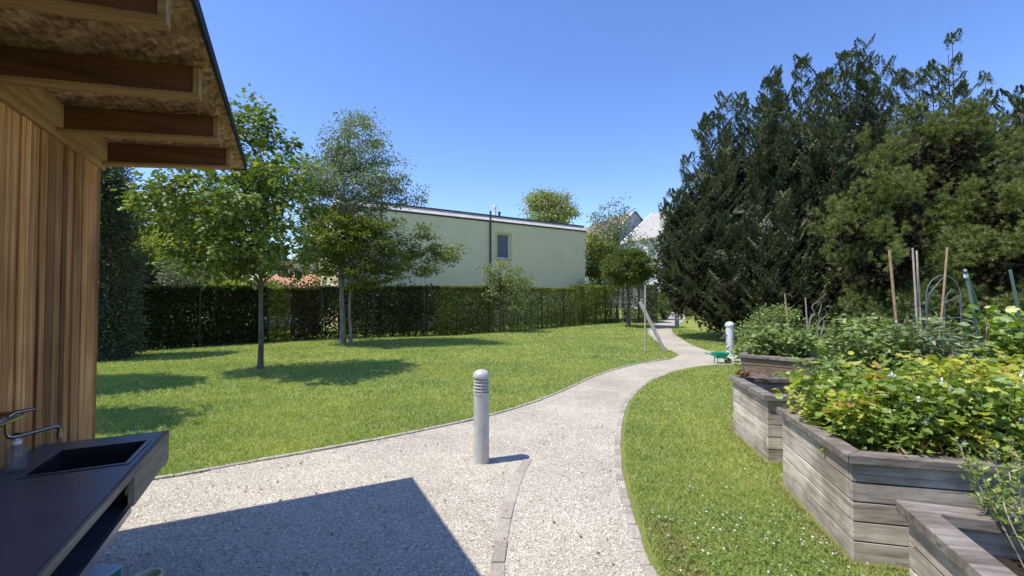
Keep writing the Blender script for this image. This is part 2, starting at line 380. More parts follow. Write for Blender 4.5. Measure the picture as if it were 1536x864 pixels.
def in_poly(pts, poly):
    x, y = pts[:, 0], pts[:, 1]; ins = np.zeros(len(pts), bool); n = len(poly); j = n-1
    for i in range(n):
        xi, yi = poly[i][:2]; xj, yj = poly[j][:2]
        c = ((yi > y) != (yj > y)) & (x < (xj-xi)*(y-yi)/((yj-yi) or 1e-12)+xi); ins ^= c; j = i
    return ins
def smooth_line(pts, n=6):
    """Catmull-Rom through 2D/3D points"""
    p = [Vector(q) for q in pts]; p = [p[0]*2-p[1]]+p+[p[-1]*2-p[-2]]; o = []
    for i in range(1, len(p)-2):
        for k in range(n):
            t = k/n; a, b, c, d = p[i-1], p[i], p[i+1], p[i+2]
            o.append(.5*((2*b)+(c-a)*t+(2*a-5*b+4*c-d)*t*t+(3*b-a-3*c+d)*t**3))
    o.append(p[-2]); return o

# ------------------------------------------------------------------ ground, lawn, path
left_edge = [(-9, 1.2), (-6, 2.35)]+[tuple(G(*q)[:2]) for q in [(228, 722), (330, 703), (430, 686), (530, 668), (640, 646), (730, 626), (800, 605), (850, 585), (890, 566), (930, 553), (970, 544), (1005, 539.5)]]
branch_left = [tuple(G(*q)[:2]) for q in [(1020, 533), (1000, 523), (984, 510), (974, 500), (975, 492), (984, 486), (1000, 480), (1003, 473), (1005, 468), (1000, 466)]]
branch_right = [tuple(G(*q)[:2]) for q in [(1018, 465.5), (1028, 467), (1030, 473), (1024, 482), (1010, 491), (1009, 498), (1026, 511), (1046, 521), (1068, 527), (1110, 529.5)]]
patch = [(6.6, 12.6), (7.2, 10.4)]
right_edge = [tuple(G(*q)[:2]) for q in [(1109, 547), (1058, 548.5), (1010, 557), (968, 573), (938, 602), (925, 640), (922, 690), (929, 740), (945, 800), (968, 864)]]+[(.86, 1.9), (.95, .6), (.9, -1.5), (.6, -4)]
def sm2(p, n=5): return [(q.x, q.y) for q in smooth_line([(a, b, 0) for a, b in p], n)]
L_, BL, BR, RE = sm2(left_edge), sm2(branch_left), sm2(branch_right), sm2(right_edge)
PATH = L_+BL+BR+patch+RE+[(-9, -4)]
ground = MB().add([(-600, -300, 0), (600, -300, 0), (600, 900, 0), (-600, 900, 0)], [(0, 1, 2, 3)]).build('ground', 'lawn')
props(ground, kind='structure')
tri = geometry.tessellate_polygon([[Vector((a, b, 0)) for a, b in PATH]])
path = MB().add([(a, b, .004) for a, b in PATH], tri).build('gravel_path', 'gravel'); props(path, kind='structure')

def strip(name, line, width, length, z, mat, side=0, zj=.003, label=None, gap=.008, z0=-.01):
    """a row of stones laid along a line"""
    mb = MB(); pts = [Vector((a, b, 0)) for a, b in line]; i = 0; pos = 0.0
    segs = []; acc = 0
    for a, b in zip(pts, pts[1:]): segs.append((acc, a, b)); acc += (b-a).length
    def at(s):
        for s0, a, b in reversed(segs):
            if s >= s0-1e-9:
                l = (b-a).length; return a+(b-a)*((s-s0)/max(l, 1e-9)), (b-a).normalized()
        return pts[0], (pts[1]-pts[0]).normalized()
    s = 0
    while s < acc-.02:
        l = min(length*random.uniform(.8, 1.2), acc-s)
        p0, d0 = at(s+gap/2); p1, d1 = at(s+l-gap/2)
        n0 = Vector((-d0.y, d0.x, 0)); n1 = Vector((-d1.y, d1.x, 0)); w2 = width/2*random.uniform(.93, 1.05)
        o = side*width/2+random.uniform(-.004, .004); zz = z+random.uniform(-zj, zj)
        base = [p0+n0*(o-w2), p0+n0*(o+w2), p1+n1*(o+w2), p1+n1*(o-w2)]
        vs = [v3(q, z0) for q in base]+[v3(q, zz+random.uniform(-zj, zj)*.5) for q in base]
        mb.add(vs, [(3, 2, 1, 0), (4, 5, 6, 7), (0, 1, 5, 4), (1, 2, 6, 5), (2, 3, 7, 6), (3, 0, 4, 7)]); s += l
    o = mb.build(name, mat, bevel=.004); props(o, kind='structure'); return o
strip('path_kerb', L_[5:], .055, .6, .020, 'concrete', side=1, gap=.012)
strip('path_kerb', [q for q in RE if q[1] > 0.3 and q[1] < 9.6], .065, .16, .008, 'stone', side=1)
mid = mid_line = sm2([tuple(G(*q)[:2]) for q in [(793, 690), (784, 705), (772, 735), (761, 775), (752, 820), (747, 864)]]+[(-.07, 1.6), (-.12, .5)], 5)
strip('paving_strip', mid, .085, .28, .013, 'stone', side=-0.2)
strip('path_kerb', BL[8:40], .06, .6, .02, 'concrete', side=1)

# beds: origin (front-left corner on the ground), long direction, width
def bedframe(o, e):
    e = Vector((e[0], e[1], 0)).normalized(); n = Vector((-e.y, e.x, 0)); o = v3(o)
    return lambda a, b, c: o+e*a+n*b+Vector((0, 0, c))
BEDS = [
 ('A', G(1214, 621)*0+Vector((4.60, 6.82, 0)), (.675, .737), .98, 3.0),
 ('B', Vector((2.50, 4.33, 0)), (.985, -.172), 1.06, 3.0),
 ('C', Vector((2.075, 2.71, 0)), (.974, -.225), 1.14, 3.0),
 ('D', Vector((1.46, .98, 0)), (.945, -.326), 1.14, 3.0)]
# A is described from its left corner, so its short side faces the camera
bedF = {k: bedframe(o, e) for k, o, e, wd, ln in BEDS}
bed_polys = [[bedF[k](a, b, 0)[:2] for a, b in ((-.03, -.03), (ln+.03, -.03), (ln+.03, wd+.03), (-.03, wd+.03))] for k, o, e, wd, ln in BEDS]

# grass blades, finer and denser near the camera
def scatter(n, x0, x1, y0, y1):
    return np.stack([rng.uniform(x0, x1, n), rng.uniform(y0, y1, n)], 1)
def lawn_points(x0, x1, y0, y1, dens, margin=1.0):
    n = int((x1-x0)*(y1-y0)*dens); p = scatter(n, x0, x1, y0, y1)
    p = p[np.abs(p[:, 0]) < p[:, 1]*1.18*margin+.3]
    k = ~in_poly(p, PATH) & ~in_poly(p, [q for q in RE[1:]]+[(RE[i][0]+.105, RE[i][1]-.03) for i in range(len(RE)-1, 0, -1)])
    for b in bed_polys: k &= ~in_poly(p, b)
    p = p[k]
    # thin the turf against the beds and on a few worn spots
    return p
U = Vector((-.456, .890, 0)).normalized(); V_ = Vector((U.y, -U.x, 0))     # along the shed wall; out from the wall
W0 = Vector((-2.583, 2.751, 0))
shed_poly = [tuple((W0+U*a-V_*b)[:2]) for a, b in ((0, 0), (-6, 0), (-6, 3), (0, 3))]
def blades(name, pts, hgt, wid, mat, lean=.45):
    pts = pts[~in_poly(pts, shed_poly)]
    n = len(pts); pos = np.concatenate([pts, np.full((n, 1), -.002)], 1)
    d = rdir(n)*lean; d[:, 2] = 1; h = hgt*rng.uniform(.5, 1.3, n)
    return cloud(name, pos, d, h, BLADE, mat, up=0, width=wid*rng.uniform(.6, 1.4, n))
bands = [(1.6, 4.2, 9000, .034, .0065), (4.2, 7.0, 4200, .038, .010), (7, 11, 1700, .042, .015), (11, 18, 620, .048, .024), (18, 32, 190, .055, .04)]
Vs = []
for y0, y1, dn, h, wd in bands:
    pts = lawn_points(-y1*1.18, min(y1*1.18, 9), y0, y1, dn)
    g = blades('grass', pts, h, wd, 'grass', .75); props(g, kind='stuff')
    g['label'] = 'short mown lawn grass'; 
# ragged longer grass leaning over the kerbs
def edge_pts(line, spread, dens, side):
    out_ = []
    for a, b in zip(line, line[1:]):
        a, b = np.array(a), np.array(b); l = np.linalg.norm(b-a); n = int(l*dens)
        if n < 1: continue
        t = rng.random((n, 1)); nn = np.array([-(b-a)[1], (b-a)[0]])/l
        out_.append(a+(b-a)*t+nn*side*(rng.exponential(spread, (n, 1))-.015))
    return np.concatenate(out_)
e1 = edge_pts([q for q in L_ if q[0] > -4], .05, 350, 1)
e2 = edge_pts([q for q in RE if q[1] > 1.2], .05, 700, 1)+0
e2 = e2[~in_poly(e2, PATH)]
NOTURF = RE[1:]+[(RE[i][0]+.105, RE[i][1]-.03) for i in range(len(RE)-1, 0, -1)]
e2 = e2[~in_poly(e2, NOTURF)]
ge = blades('grass', np.concatenate([e1[~in_poly(e1, PATH)], e2]), .055, .006, 'grass', .9); props(ge, kind='stuff')
# clover leaves and white heads in the near right lawn
pc = lawn_points(.6, 3.2, 1.8, 5.0, 1500); k = np.exp(-(((pc[:, 0]-1.5)/.55)**2+((pc[:, 1]-2.7)/.9)**2)); pc = pc[rng.random(len(pc)) < k]
pos = np.concatenate([pc, rng.uniform(.02, .038, (len(pc), 1))], 1); dd = rdir(len(pc)); dd[:, 2] *= .25
o = cloud('clover', pos, dd, .016, RH, 'clover', up=1.5, width=.028); props(o, kind='stuff')
pc = lawn_points(-6, 3.2, 1.8, 8.0, 75); k = np.exp(-(((pc[:, 0]-1.5)/.5)**2+((pc[:, 1]-2.6)/.7)**2))*2+.04; pc = pc[rng.random(len(pc)) < k]
pos = np.repeat(np.concatenate([pc, rng.uniform(.03, .045, (len(pc), 1))], 1), 7, 0); dd = rdir(len(pos)); dd[:, 2] = np.abs(dd[:, 2])
o = cloud('clover_flowers', pos, dd, .010, RH, 'petal', width=.012); props(o, kind='stuff')
pts = []
for k_, Fm_, (la, lb) in (('B', bedF['B'], (0, 1.06)), ('C', bedF['C'], (0, 1.14)), ('D', bedF['D'], (0, 1.14))):
    for _ in range(1500):
        b = random.uniform(la-.05, lb+.03); pts.append(tuple(Fm_(-.01-random.expovariate(1/.035), b, 0))[:2])
    for _ in range(700): pts.append(tuple(Fm_(random.uniform(0, .6), -.01-random.expovariate(1/.03), 0))[:2])
for _ in range(1800):
    t = random.random(); pts.append((.80+.10*t+random.gauss(.13, .05)+random.expovariate(8)*.4, 2.3+.9*random.random()))
for c_ in (G(968, 528), G(998, 528)):
    for _ in range(500): pts.append((c_.x+random.gauss(0, .22), c_.y+random.gauss(0, .2)))
for c_ in (G(390, 554), G(514, 517), G(526, 518), G(751, 498)):
    for _ in range(420): pts.append((c_.x+random.gauss(0, .13), c_.y+random.gauss(0, .13)))
pts = np.array(pts); pts = pts[~in_poly(pts, PATH) & ~in_poly(pts, NOTURF)]
for b_ in bed_polys: pts = pts[~in_poly(pts, [tuple(q) for q in b_])]
M['drygrass'] = leaf_mat('dry_grass', (.30, .22, .12), (.50, .40, .24), (.22, .24, .08), .2, .7, .2, 3, hi=.2)
o = blades('dry_grass', pts, .030, .009, 'drygrass', 1.3); props(o, kind='stuff')
# loose pebbles
pg = scatter(150000, -3.4, 1.4, 1.7, 6.5); pg = pg[np.abs(pg[:, 0]) < pg[:, 1]*1.2]; pk = edge_pts([q for q in RE if q[1] < 7 and q[1] > 1.7], .03, 200, 1)
pm = edge_pts([q for q in mid_line if q[1] > 1.7], .05, 60, 1)
pg = np.concatenate([pg[in_poly(pg, PATH)], pk, pm])
pg = pg[rng.random(len(pg)) < np.clip(3.2/pg[:, 1], 0, 1)**2]; npg = len(pg)
pos = np.concatenate([pg, np.full((npg, 1), .004)], 1); sz = rng.gamma(4, .0009, npg)+.0013
def m_peb():
    n = N('pebbles'); c = n.ramp(n.island(), [(0, (.16, .135, .12)), (.18, (.34, .30, .235)), (.45, (.50, .46, .375)), (.7, (.61, .575, .485)), (1, (.79, .76, .675))])
    return n.done(n.bsdf(c, .85, .25))
M['pebble'] = m_peb()
d = rdir(npg); d[:, 2] *= .15
o = cloud('gravel', pos, d, sz, OCTA, 'pebble', up=3); props(o, kind='stuff')

pf = scatter(420, -3.2, 1.6, 2.0, 9); pf = pf[in_poly(pf, PATH)]; dd = rdir(len(pf)); dd[:, 2] *= .2
o = cloud('fallen_leaves', np.concatenate([pf, np.full((len(pf), 1), .012)], 1), dd, rng.uniform(.012, .035, len(pf)), RH, 'l_dry', up=2); props(o, kind='stuff')
# ------------------------------------------------------------------ timber shed with lean-to roof
shed = thing('shed', W0, 'timber shed clad in vertical orange brown boards with overhanging roof', 'shed')
def FW(a, b, c):      # a towards the camera along the wall, b out from the wall, c up
    return W0-U*a+V_*b+Vector((0, 0, c))
mb = MB(); a = 0; LW = 5.4
while a < LW:
    wd = random.uniform(.05, .135); b = random.uniform(-.006, .012)
    mb.fbox(FW, (a, min(a+wd-.006, LW)), (-.022, b), (.05, 2.40)); a += wd
mb.build('wall_cladding', 'cladding', shed, bevel=.002)
mb = MB().fbox(FW, (.02, LW-.02), (-3.0, -.024), (.02, 2.38)); mb.build('wall_core', 'dark', shed)
mb = MB(); a = 0
while a < 3.0:
    wd = random.uniform(.09, .15); mb.fbox(FW, (-.02, .018), (-a-min(wd, 3-a)+.004, -a-.024), (.05, 2.40)); a += wd
mb.build('end_cladding', 'cladding', shed, bevel=.002)
SL = .10
def FR(a, b, c):      # roof frame: rises outwards
    return W0-U*a+V_*b+Vector((0, 0, 2.42+b*SL+c))
ROV = .74
mb = MB().fbox(FW, (0.0, LW), (-.02, .022), (2.402, 2.555)); mb.build('wall_plate', 'plate', shed, bevel=.003)
for k in range(9):
    a0 = .01+.6*k
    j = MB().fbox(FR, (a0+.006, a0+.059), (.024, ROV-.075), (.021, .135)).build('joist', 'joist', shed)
    MB().fbox(FR, (a0, a0+.065), (.024, ROV-.05), (.004, .020)).build('lower_strip', 'joist_low', j, bevel=.002)  # paler strips along the underside and end of each darker joist
    MB().fbox(FR, (a0, a0+.065), (ROV-.0745, ROV-.05), (.0205, .135)).build('end_strip', 'joist_low', j, bevel=.002)
for k in range(8):      # solid blocks between the joists above the wall plate
    MB().fbox(FR, (.077+.6*k, .608+.6*k), (.024, .05), (.02, .134)).build('blocking', 'plate', shed, bevel=.003)
MB().fbox(FR, (-.46, LW+.3), (-3.2, ROV), (.137, .155)).build('roof_deck', 'osb', shed)
mb = MB().fbox(FR, (-.475, LW+.3), (ROV, ROV+.012), (.132, .182)); mb.fbox(FR, (-.475, -.462), (-3.2, ROV-.001), (.132, .182))
mb.build('drip_edge', 'black', shed)
MB().fbox(FR, (-.46, LW+.3), (-3.2, ROV-.002), (.157, .18)).build('roofing', 'dark', shed)

# ------------------------------------------------------------------ counter with sink
ZC = .90; C0 = G(248, 646, ZC)
cnt = thing('outdoor_counter', v3(C0), 'dark slate counter with wooden edge and inset sink along the shed wall', 'counter')
def FC(a, b, c): return C0-U*a-V_*b+Vector((0, 0, c-ZC))     # a towards the camera, b towards the wall
DW = (C0-W0).dot(V_)-.012                                                # depth to the cladding
LC = 2.6; s0, s1, q0, q1 = .165, .50, .035, .35
mb = MB(); T = (ZC-.018, ZC)
mb.fbox(FC, (0, s0), (0, DW), T).fbox(FC, (s1, LC), (0, DW), T).fbox(FC, (s0, s1), (0, q0), T).fbox(FC, (s0, s1), (q1, DW), T)
mb.build('counter_top', 'slate', cnt)
sk = MB(); t = .006
sk.fbox(FC, (s0, s0+t), (q0, q1), (ZC-.15, ZC+.002)).fbox(FC, (s1-t, s1), (q0, q1), (ZC-.15, ZC+.002))
sk.fbox(FC, (s0+t, s1-t), (q0, q0+t), (ZC-.15, ZC+.002)).fbox(FC, (s0+t, s1-t), (q1-t, q1), (ZC-.15, ZC+.002))
sk.fbox(FC, (s0, s1), (q0, q1), (ZC-.156, ZC-.1502))
basin = sk.build('sink_basin', 'basin', cnt)
rim = MB(); r = .012; Z = (ZC+.0025, ZC+.0045)
rim.fbox(FC, (s0-r, s1+r), (q0-r, q0), Z).fbox(FC, (s0-r, s1+r), (q1, q1+r), Z).fbox(FC, (s0-r, s0), (q0, q1), Z).fbox(FC, (s1, s1+r), (q0, q1), Z)
rim.build('rim', 'steel', basin)
MB().lathe(FC((s0+s1)/2, (q0+q1)/2, ZC-.15), [(.02, .0), (.022, .002), (.012, .003)], 20).build('drain', 'chrome', basin)
mb = MB().fbox(FC, (-.014, LC), (-.016, -.001), (ZC-.030, ZC-.001)); mb.build('edge_strip', 'counter_edge', cnt, bevel=.002)
mb = MB().fbox(FC, (-.014, .58), (-.014, .008), (ZC-.155, ZC-.0315)); mb.fbox(FC, (-.014, .006), (.009, DW), (ZC-.155, ZC-.0315))
mb.build('apron_board', 'counter_edge', cnt, bevel=.002)
MB().fbox(FC, (.009, LC), (.012, DW-.002), (ZC-.172, ZC-.157)).build('lower_shelf', 'steel', cnt)
MB().fbox(FC, (.583, LC), (-.006, .006), (ZC-.178, ZC-.150)).build('shelf_lip', 'steel', cnt)
for a in (.06, 1.3, 2.5):
    MB().fbox(FC, (a, a+.05), (DW-.08, DW-.03), (0, ZC-.2)).build('leg', 'counter_edge', cnt)
for a in (.06, 1.3, 2.5):   # brackets carrying the shelf
    MB().fbox(FC, (a+.055, a+.075), (.02, DW-.08), (ZC-.200, ZC-.174)).build('bracket', 'dark', cnt)

# wall tap with swivel spout
tb = P(4, 617, 1.80)
aw = (W0-tb).dot(U); tapo = FW(1.10, .0, 1.09)
tap = thing('wall_tap', tapo, 'chrome wall tap with long swivel spout above the sink', 'tap')
def FT(a, b, c): return tapo-U*a+V_*b+Vector((0, 0, c))
for q in (0, .14): MB().tube([FT(q, .004, .03), FT(q, .06, .03)], .02, 12).build('flange', 'chrome', tap, smooth=True)
MB().tube([FT(-.02, .07, .03), FT(.16, .07, .03)], [.017, .017], 14).build('mixer_body', 'chrome', tap, smooth=True)
MB().tube([FT(.07, .07, .04), FT(.055, .09, .055), FT(.03, .135, .057)], [.010, .008, .006], 10).build('lever', 'chrome', tap, smooth=True)
sp = smooth_line([FT(.07, .07, .02), FT(.07, .072, -.025), FT(.06, .085, -.042), FT(.0, .135, -.04), FT(-.045, .172, -.038), FT(-.055, .181, -.05), FT(-.057, .182, -.075)], 4)
MB().tube(sp, .0075, 10).build('spout', 'chrome', tap, smooth=True)
MB().tube([FT(-.057, .182, -.065), FT(-.057, .182, -.09)], .011, 12).build('aerator', 'chrome', tap, smooth=True)
# soap bottle
bo = FC(.40, .405, ZC)
bt = thing('soap_bottle', bo, 'clear soap pump bottle with black nozzle beside the sink', 'bottle')
MB().lathe(bo, [(.028, .0), (.031, .004), (.031, .075), (.026, .09), (.013, .10), (.013, .108)], 20).build('bottle_body', 'soap', bt, smooth=True)
MB().lathe(bo, [(.015, .108), (.015, .124), (.006, .126), (.005, .142)], 14).build('collar', 'white', bt, smooth=True)
MB().fbox(lambda a, b, c: bo+Vector((a, b, c)), (-.012, .038), (-.008, .008), (.142, .152)).build('pump_head', 'black', bt, bevel=.002)
# plastic crate and pot beneath the counter
co = Vector((-2.06, 1.78, 0))
cr = thing('storage_box', co, 'clear plastic storage box with teal corner under the counter', 'box')
mb = MB(); X0, X1, Y0, Y1 = -2.28, -1.83, 1.55, 2.09
mb.box((X0, X1), (Y0, Y1), (.0, .012)).box((X0, X0+.005), (Y0, Y1), (.012, .34)).box((X1-.005, X1), (Y0, Y1), (.012, .34)).box((X0+.005, X1-.005), (Y0, Y0+.005), (.012, .34)).box((X0+.005, X1-.005), (Y1-.005, Y1), (.012, .34))
mb.build('box_body', 'tealplastic', cr)
MB().box((X0-.008, X1+.008), (Y0-.008, Y1+.008), (.341, .352)).build('lid', 'clearplastic', cr, bevel=.004)
po = Vector((-1.745, 2.13, 0))
pt = thing('plant_pot', po, 'small cream rimmed orange pot on the gravel beneath the counter', 'pot')
MB().lathe(po, [(.045, 0), (.06, .26), (.066, .262), (.066, .275), (.055, .275), (.052, .262), (.044, .2)], 24).build('pot_body', 'creamplastic', pt, smooth=True)
MB().lathe(po, [(.048, .235), (.001, .236)], 20).build('filling', 'orange', pt)

# ------------------------------------------------------------------ bollard lamps
def bollard(loc, h, r, label, group):
    o = thing('bollard_lamp', loc, label, 'bollard', group)
    k = h/.905
    MB().lathe(loc, [(r*1.25, 0), (r*1.25, .006), (r*1.05, .012)], 32).build('base_plate', 'concrete', o, smooth=True)
    MB().lathe(loc, [(r, .012), (r, .665*k)], 40).build('post', 'lampgrey', o, smooth=True)
    MB().lathe(loc, [(r*1.04, .665*k), (r*1.04, .685*k)], 40).build('collar', 'lampgrey', o, smooth=True)
    MB().lathe(loc, [(r*.70, .685*k), (r*.70, .83*k)], 32).build('lens', 'lampglass', o, smooth=True)
    for i in range(4):
        z = (.70+.031*i)*k
        MB().lathe(loc, [(r*.72, z+.010*k), (r*1.0, z), (r*1.0, z+.006*k), (r*.72, z+.018*k)], 36).build('louvre', 'lampgrey', o, smooth=True)
    for t in range(3):
        an = t*2.094+.5; q = Vector((math.cos(an), math.sin(an), 0))*r*.9
        MB().tube([Vector(loc)+q+Vector((0, 0, .68*k)), Vector(loc)+q+Vector((0, 0, .835*k))], .004, 6).build('rod', 'lampgrey', o)
    MB().lathe(loc, [(r*1.02, .825*k), (r*1.10, .832*k), (r*1.10, .845*k)]+[(r*1.08*math.cos(t*math.pi/2/7), (.845+.06*math.sin(t*math.pi/2/7))*k) for t in range(7)]+[(.002, h)], 40).build('dome_cap', 'lampgrey', o, smooth=True)
    return o
bollard(G(722, 694), .905, .076, 'grey dome topped bollard lamp standing on the gravel in the foreground', 'bollard lamps along the path')
bollard(G(1015.5, 490), 1.0, .12, 'small distant bollard lamp where the path bends behind the leaning stake', 'bollard lamps along the path')
# pale water post
wl = G(1095, 532); wp = thing('water_post', wl, 'pale round water post with small tap beside the raised bed', 'water post')
MB().lathe(wl, [(.125, 0), (.125, .02), (.105, .03), (.10, .80)], 28).build('post', 'pale', wp, smooth=True)
MB().lathe(wl, [(.118, .80), (.125, .82), (.12, .86), (.09, .905), (.04, .93), (.002, .935)], 28).build('cap', 'pale', wp, smooth=True)
MB().tube([wl+Vector((-.09, -.03, .55)), wl+Vector((-.2, -.05, .55)), wl+Vector((-.21, -.05, .47))], .02, 8).build('spout', 'wire', wp, smooth=True)
MB().tube([wl+Vector((-.15, -.04, .57)), wl+Vector((-.15, -.04, .62)), wl+Vector((-.20, -.05, .63))], .014, 8).build('tap_handle', 'wire', wp, smooth=True)
# toy wheelbarrow
q = G(1081, 545); wb = thing('toy_wheelbarrow', q, 'small green toy wheelbarrow parked on the gravel by the water post', 'wheelbarrow')
tr = MB(); base = [(-.13, -.09), (.13, -.09), (.15, .09), (-.15, .09)]
lo = [q+Vector((a*.75, b*.75, .13)) for a, b in base]; hi = [q+Vector((a*1.35, b*1.4, .27)) for a, b in base]
li = [q+Vector((a*.70, b*.70, .14)) for a, b in base]; hi2 = [q+Vector((a*1.28, b*1.3, .27)) for a, b in base]
fs = [(3, 2, 1, 0)]+[(i, (i+1) % 4, 4+(i+1) % 4, 4+i) for i in range(4)]+[(4+i, 4+(i+1) % 4, 12+(i+1) % 4, 12+i) for i in range(4)]+[(12+i, 12+(i+1) % 4, 8+(i+1) % 4, 8+i) for i in range(4)]+[(8, 9, 10, 11)]
tr.add(lo+hi+li+hi2, fs); tr.build('tray', 'greenplastic', wb, bevel=.004)
for s in (-1, 1):
    MB().tube([q+Vector((.12, s*.05, .12)), q+Vector((-.16, s*.09, .19)), q+Vector((-.34, s*.11, .25))], .014, 8).build('handle', 'greenplastic', wb, smooth=True)
    MB().tube([q+Vector((-.10, s*.08, .17)), q+Vector((-.12, s*.09, .0))], .014, 8).build('leg', 'greenplastic', wb, smooth=True)
    MB().tube([q+Vector((.08, s*.04, .15)), q+Vector((.17, s*.035, .07))], .012, 8).build('fork', 'greenplastic', wb, smooth=True)
wh = MB(); cc = q+Vector((.17, 0, .07)); wh.tube([cc+Vector((0, -.025, 0)), cc+Vector((0, .025, 0))], .07, 20); wh.build('wheel', 'rubber', wb, smooth=True)

# leaning plank and stake
sq = G(968, 528); MBt = MB().tube([sq, sq+Vector((0.0, 0, 1.0)), P(968, 428, sq.y)], [.025, .024, .02], 8)
o = MBt.build('stake', 'cane', None, loc=sq, smooth=True); props(o, 'thin upright wooden stake in the lawn beside the path', 'stake')
q0_, q1_ = G(998, 528), P(960, 453, sq.y-.10); dd = (q1_-q0_).normalized(); sd = dd.cross(Vector((0, 1, 0))).normalized(); fw = dd.cross(sd)
def FP(a, b, c): return q0_+sd*a+fw*b+dd*c
o = MB().fbox(FP, (-.05, .05), (-.015, .015), (0, (q1_-q0_).length)).build('plank', 'plank', None, loc=q0_, bevel=.003)
props(o, 'pale wooden plank leaning diagonally against the upright stake', 'plank')

# ------------------------------------------------------------------ raised beds
blabels = {'A': 'brown raised bed farthest away with bushy green plants beside the water post',
           'B': 'weathered raised bed with bare dark soil and dead stalks at its near corner',
           'C': 'large weathered grey raised bed overflowing with yellowing berry bushes',
           'D': 'nearest weathered raised bed cut off by the bottom right corner'}
def raised_bed(k, o, e, wd, ln, H=.65):
    Fm = bedF[k]; T = .04; hb = (H-.055)
    bed = thing('raised_bed', Fm(0, 0, 0), blabels[k], 'raised bed', 'timber raised beds')
    side = 'brownboard' if k == 'A' else 'weathered'; nb = 5; ph = hb/nb
    for nm, A, B in (('front_panel', (0, ln), (0, T)), ('back_panel', (0, ln), (wd-T, wd)), ('side_panel', (0, T), (T+.001, wd-T-.001)), ('side_panel', (ln-T, ln), (T+.001, wd-T-.001))):
        m = MB()
        for i in range(nb):
            z0, z1 = i*ph+(.006 if i else 0), (i+1)*ph-.002
            if nm in ('front_panel', 'back_panel'):
                cut = random.uniform(.4, .6)*ln
                j = random.uniform(-.002, .002)
                m.fbox(Fm, (A[0], cut-.002), (B[0]+j, B[1]+j), (z0, z1)).fbox(Fm, (cut, A[1]), (B[0]+j, B[1]+j), (z0, z1))
            else:
                j = random.uniform(-.002, .002); m.fbox(Fm, (A[0]+j, A[1]+j), B, (z0, z1))
        p = m.build(nm, side, bed, bevel=.003)
    for A, B in (((T+.001, T+.06), (T+.001, T+.06)), ((T+.001, T+.06), (wd-T-.06, wd-T-.001)), ((ln-T-.06, ln-T-.001), (T+.001, T+.06)), ((ln-T-.06, ln-T-.001), (wd-T-.06, wd-T-.001))):
        MB().fbox(Fm, A, B, (0, hb-.01)).build('corner_post', side, bed)
    cw, ov = .115, .035; z0, z1 = hb+.002, H
    def mitre(pts):   # pts: four plan corners
        m = MB(); m.add([Fm(a, b, z0) for a, b in pts]+[Fm(a, b, z1) for a, b in pts], [(3, 2, 1, 0), (4, 5, 6, 7), (0, 1, 5, 4), (1, 2, 6, 5), (2, 3, 7, 6), (3, 0, 4, 7)])
        m.build('cap_board', 'weathered_dark', bed, bevel=.005)
    a0, a1, b0, b1 = -ov, ln+ov, -ov, wd+ov; g = .002; i = cw
    mitre([(a0+g, b0), (a1-g, b0), (a1-i-g, b0+i), (a0+i+g, b0+i)]); mitre([(a0+i+g, b1-i), (a1-i-g, b1-i), (a1-g, b1), (a0+g, b1)])
    mitre([(a0, b0+g), (a0+i, b0+i+g), (a0+i, b1-i-g), (a0, b1-g)]); mitre([(a1-i, b0+i+g), (a1, b0+g), (a1, b1-g), (a1-i, b1-i-g)])
    # fascia under the cap on the outside
    # soil, slightly heaped
    m = MB(); nx, ny = 24, 10; vs = []; fs = []
    zs = .50 if k != 'D' else .48
    for y in range(ny+1):
        for x in range(nx+1):
            vs.append(Fm(T+.002+(ln-2*T-.004)*x/nx, T+.002+(wd-2*T-.004)*y/ny, zs+random.uniform(-.015, .02)))
    for y in range(ny):
        for x in range(nx): fs.append((y*(nx+1)+x, y*(nx+1)+x+1, (y+1)*(nx+1)+x+1, (y+1)*(nx+1)+x))
    m.add(vs, fs); m.build('soil', 'soil', bed)
    return bed
for a in BEDS: raised_bed(*a)

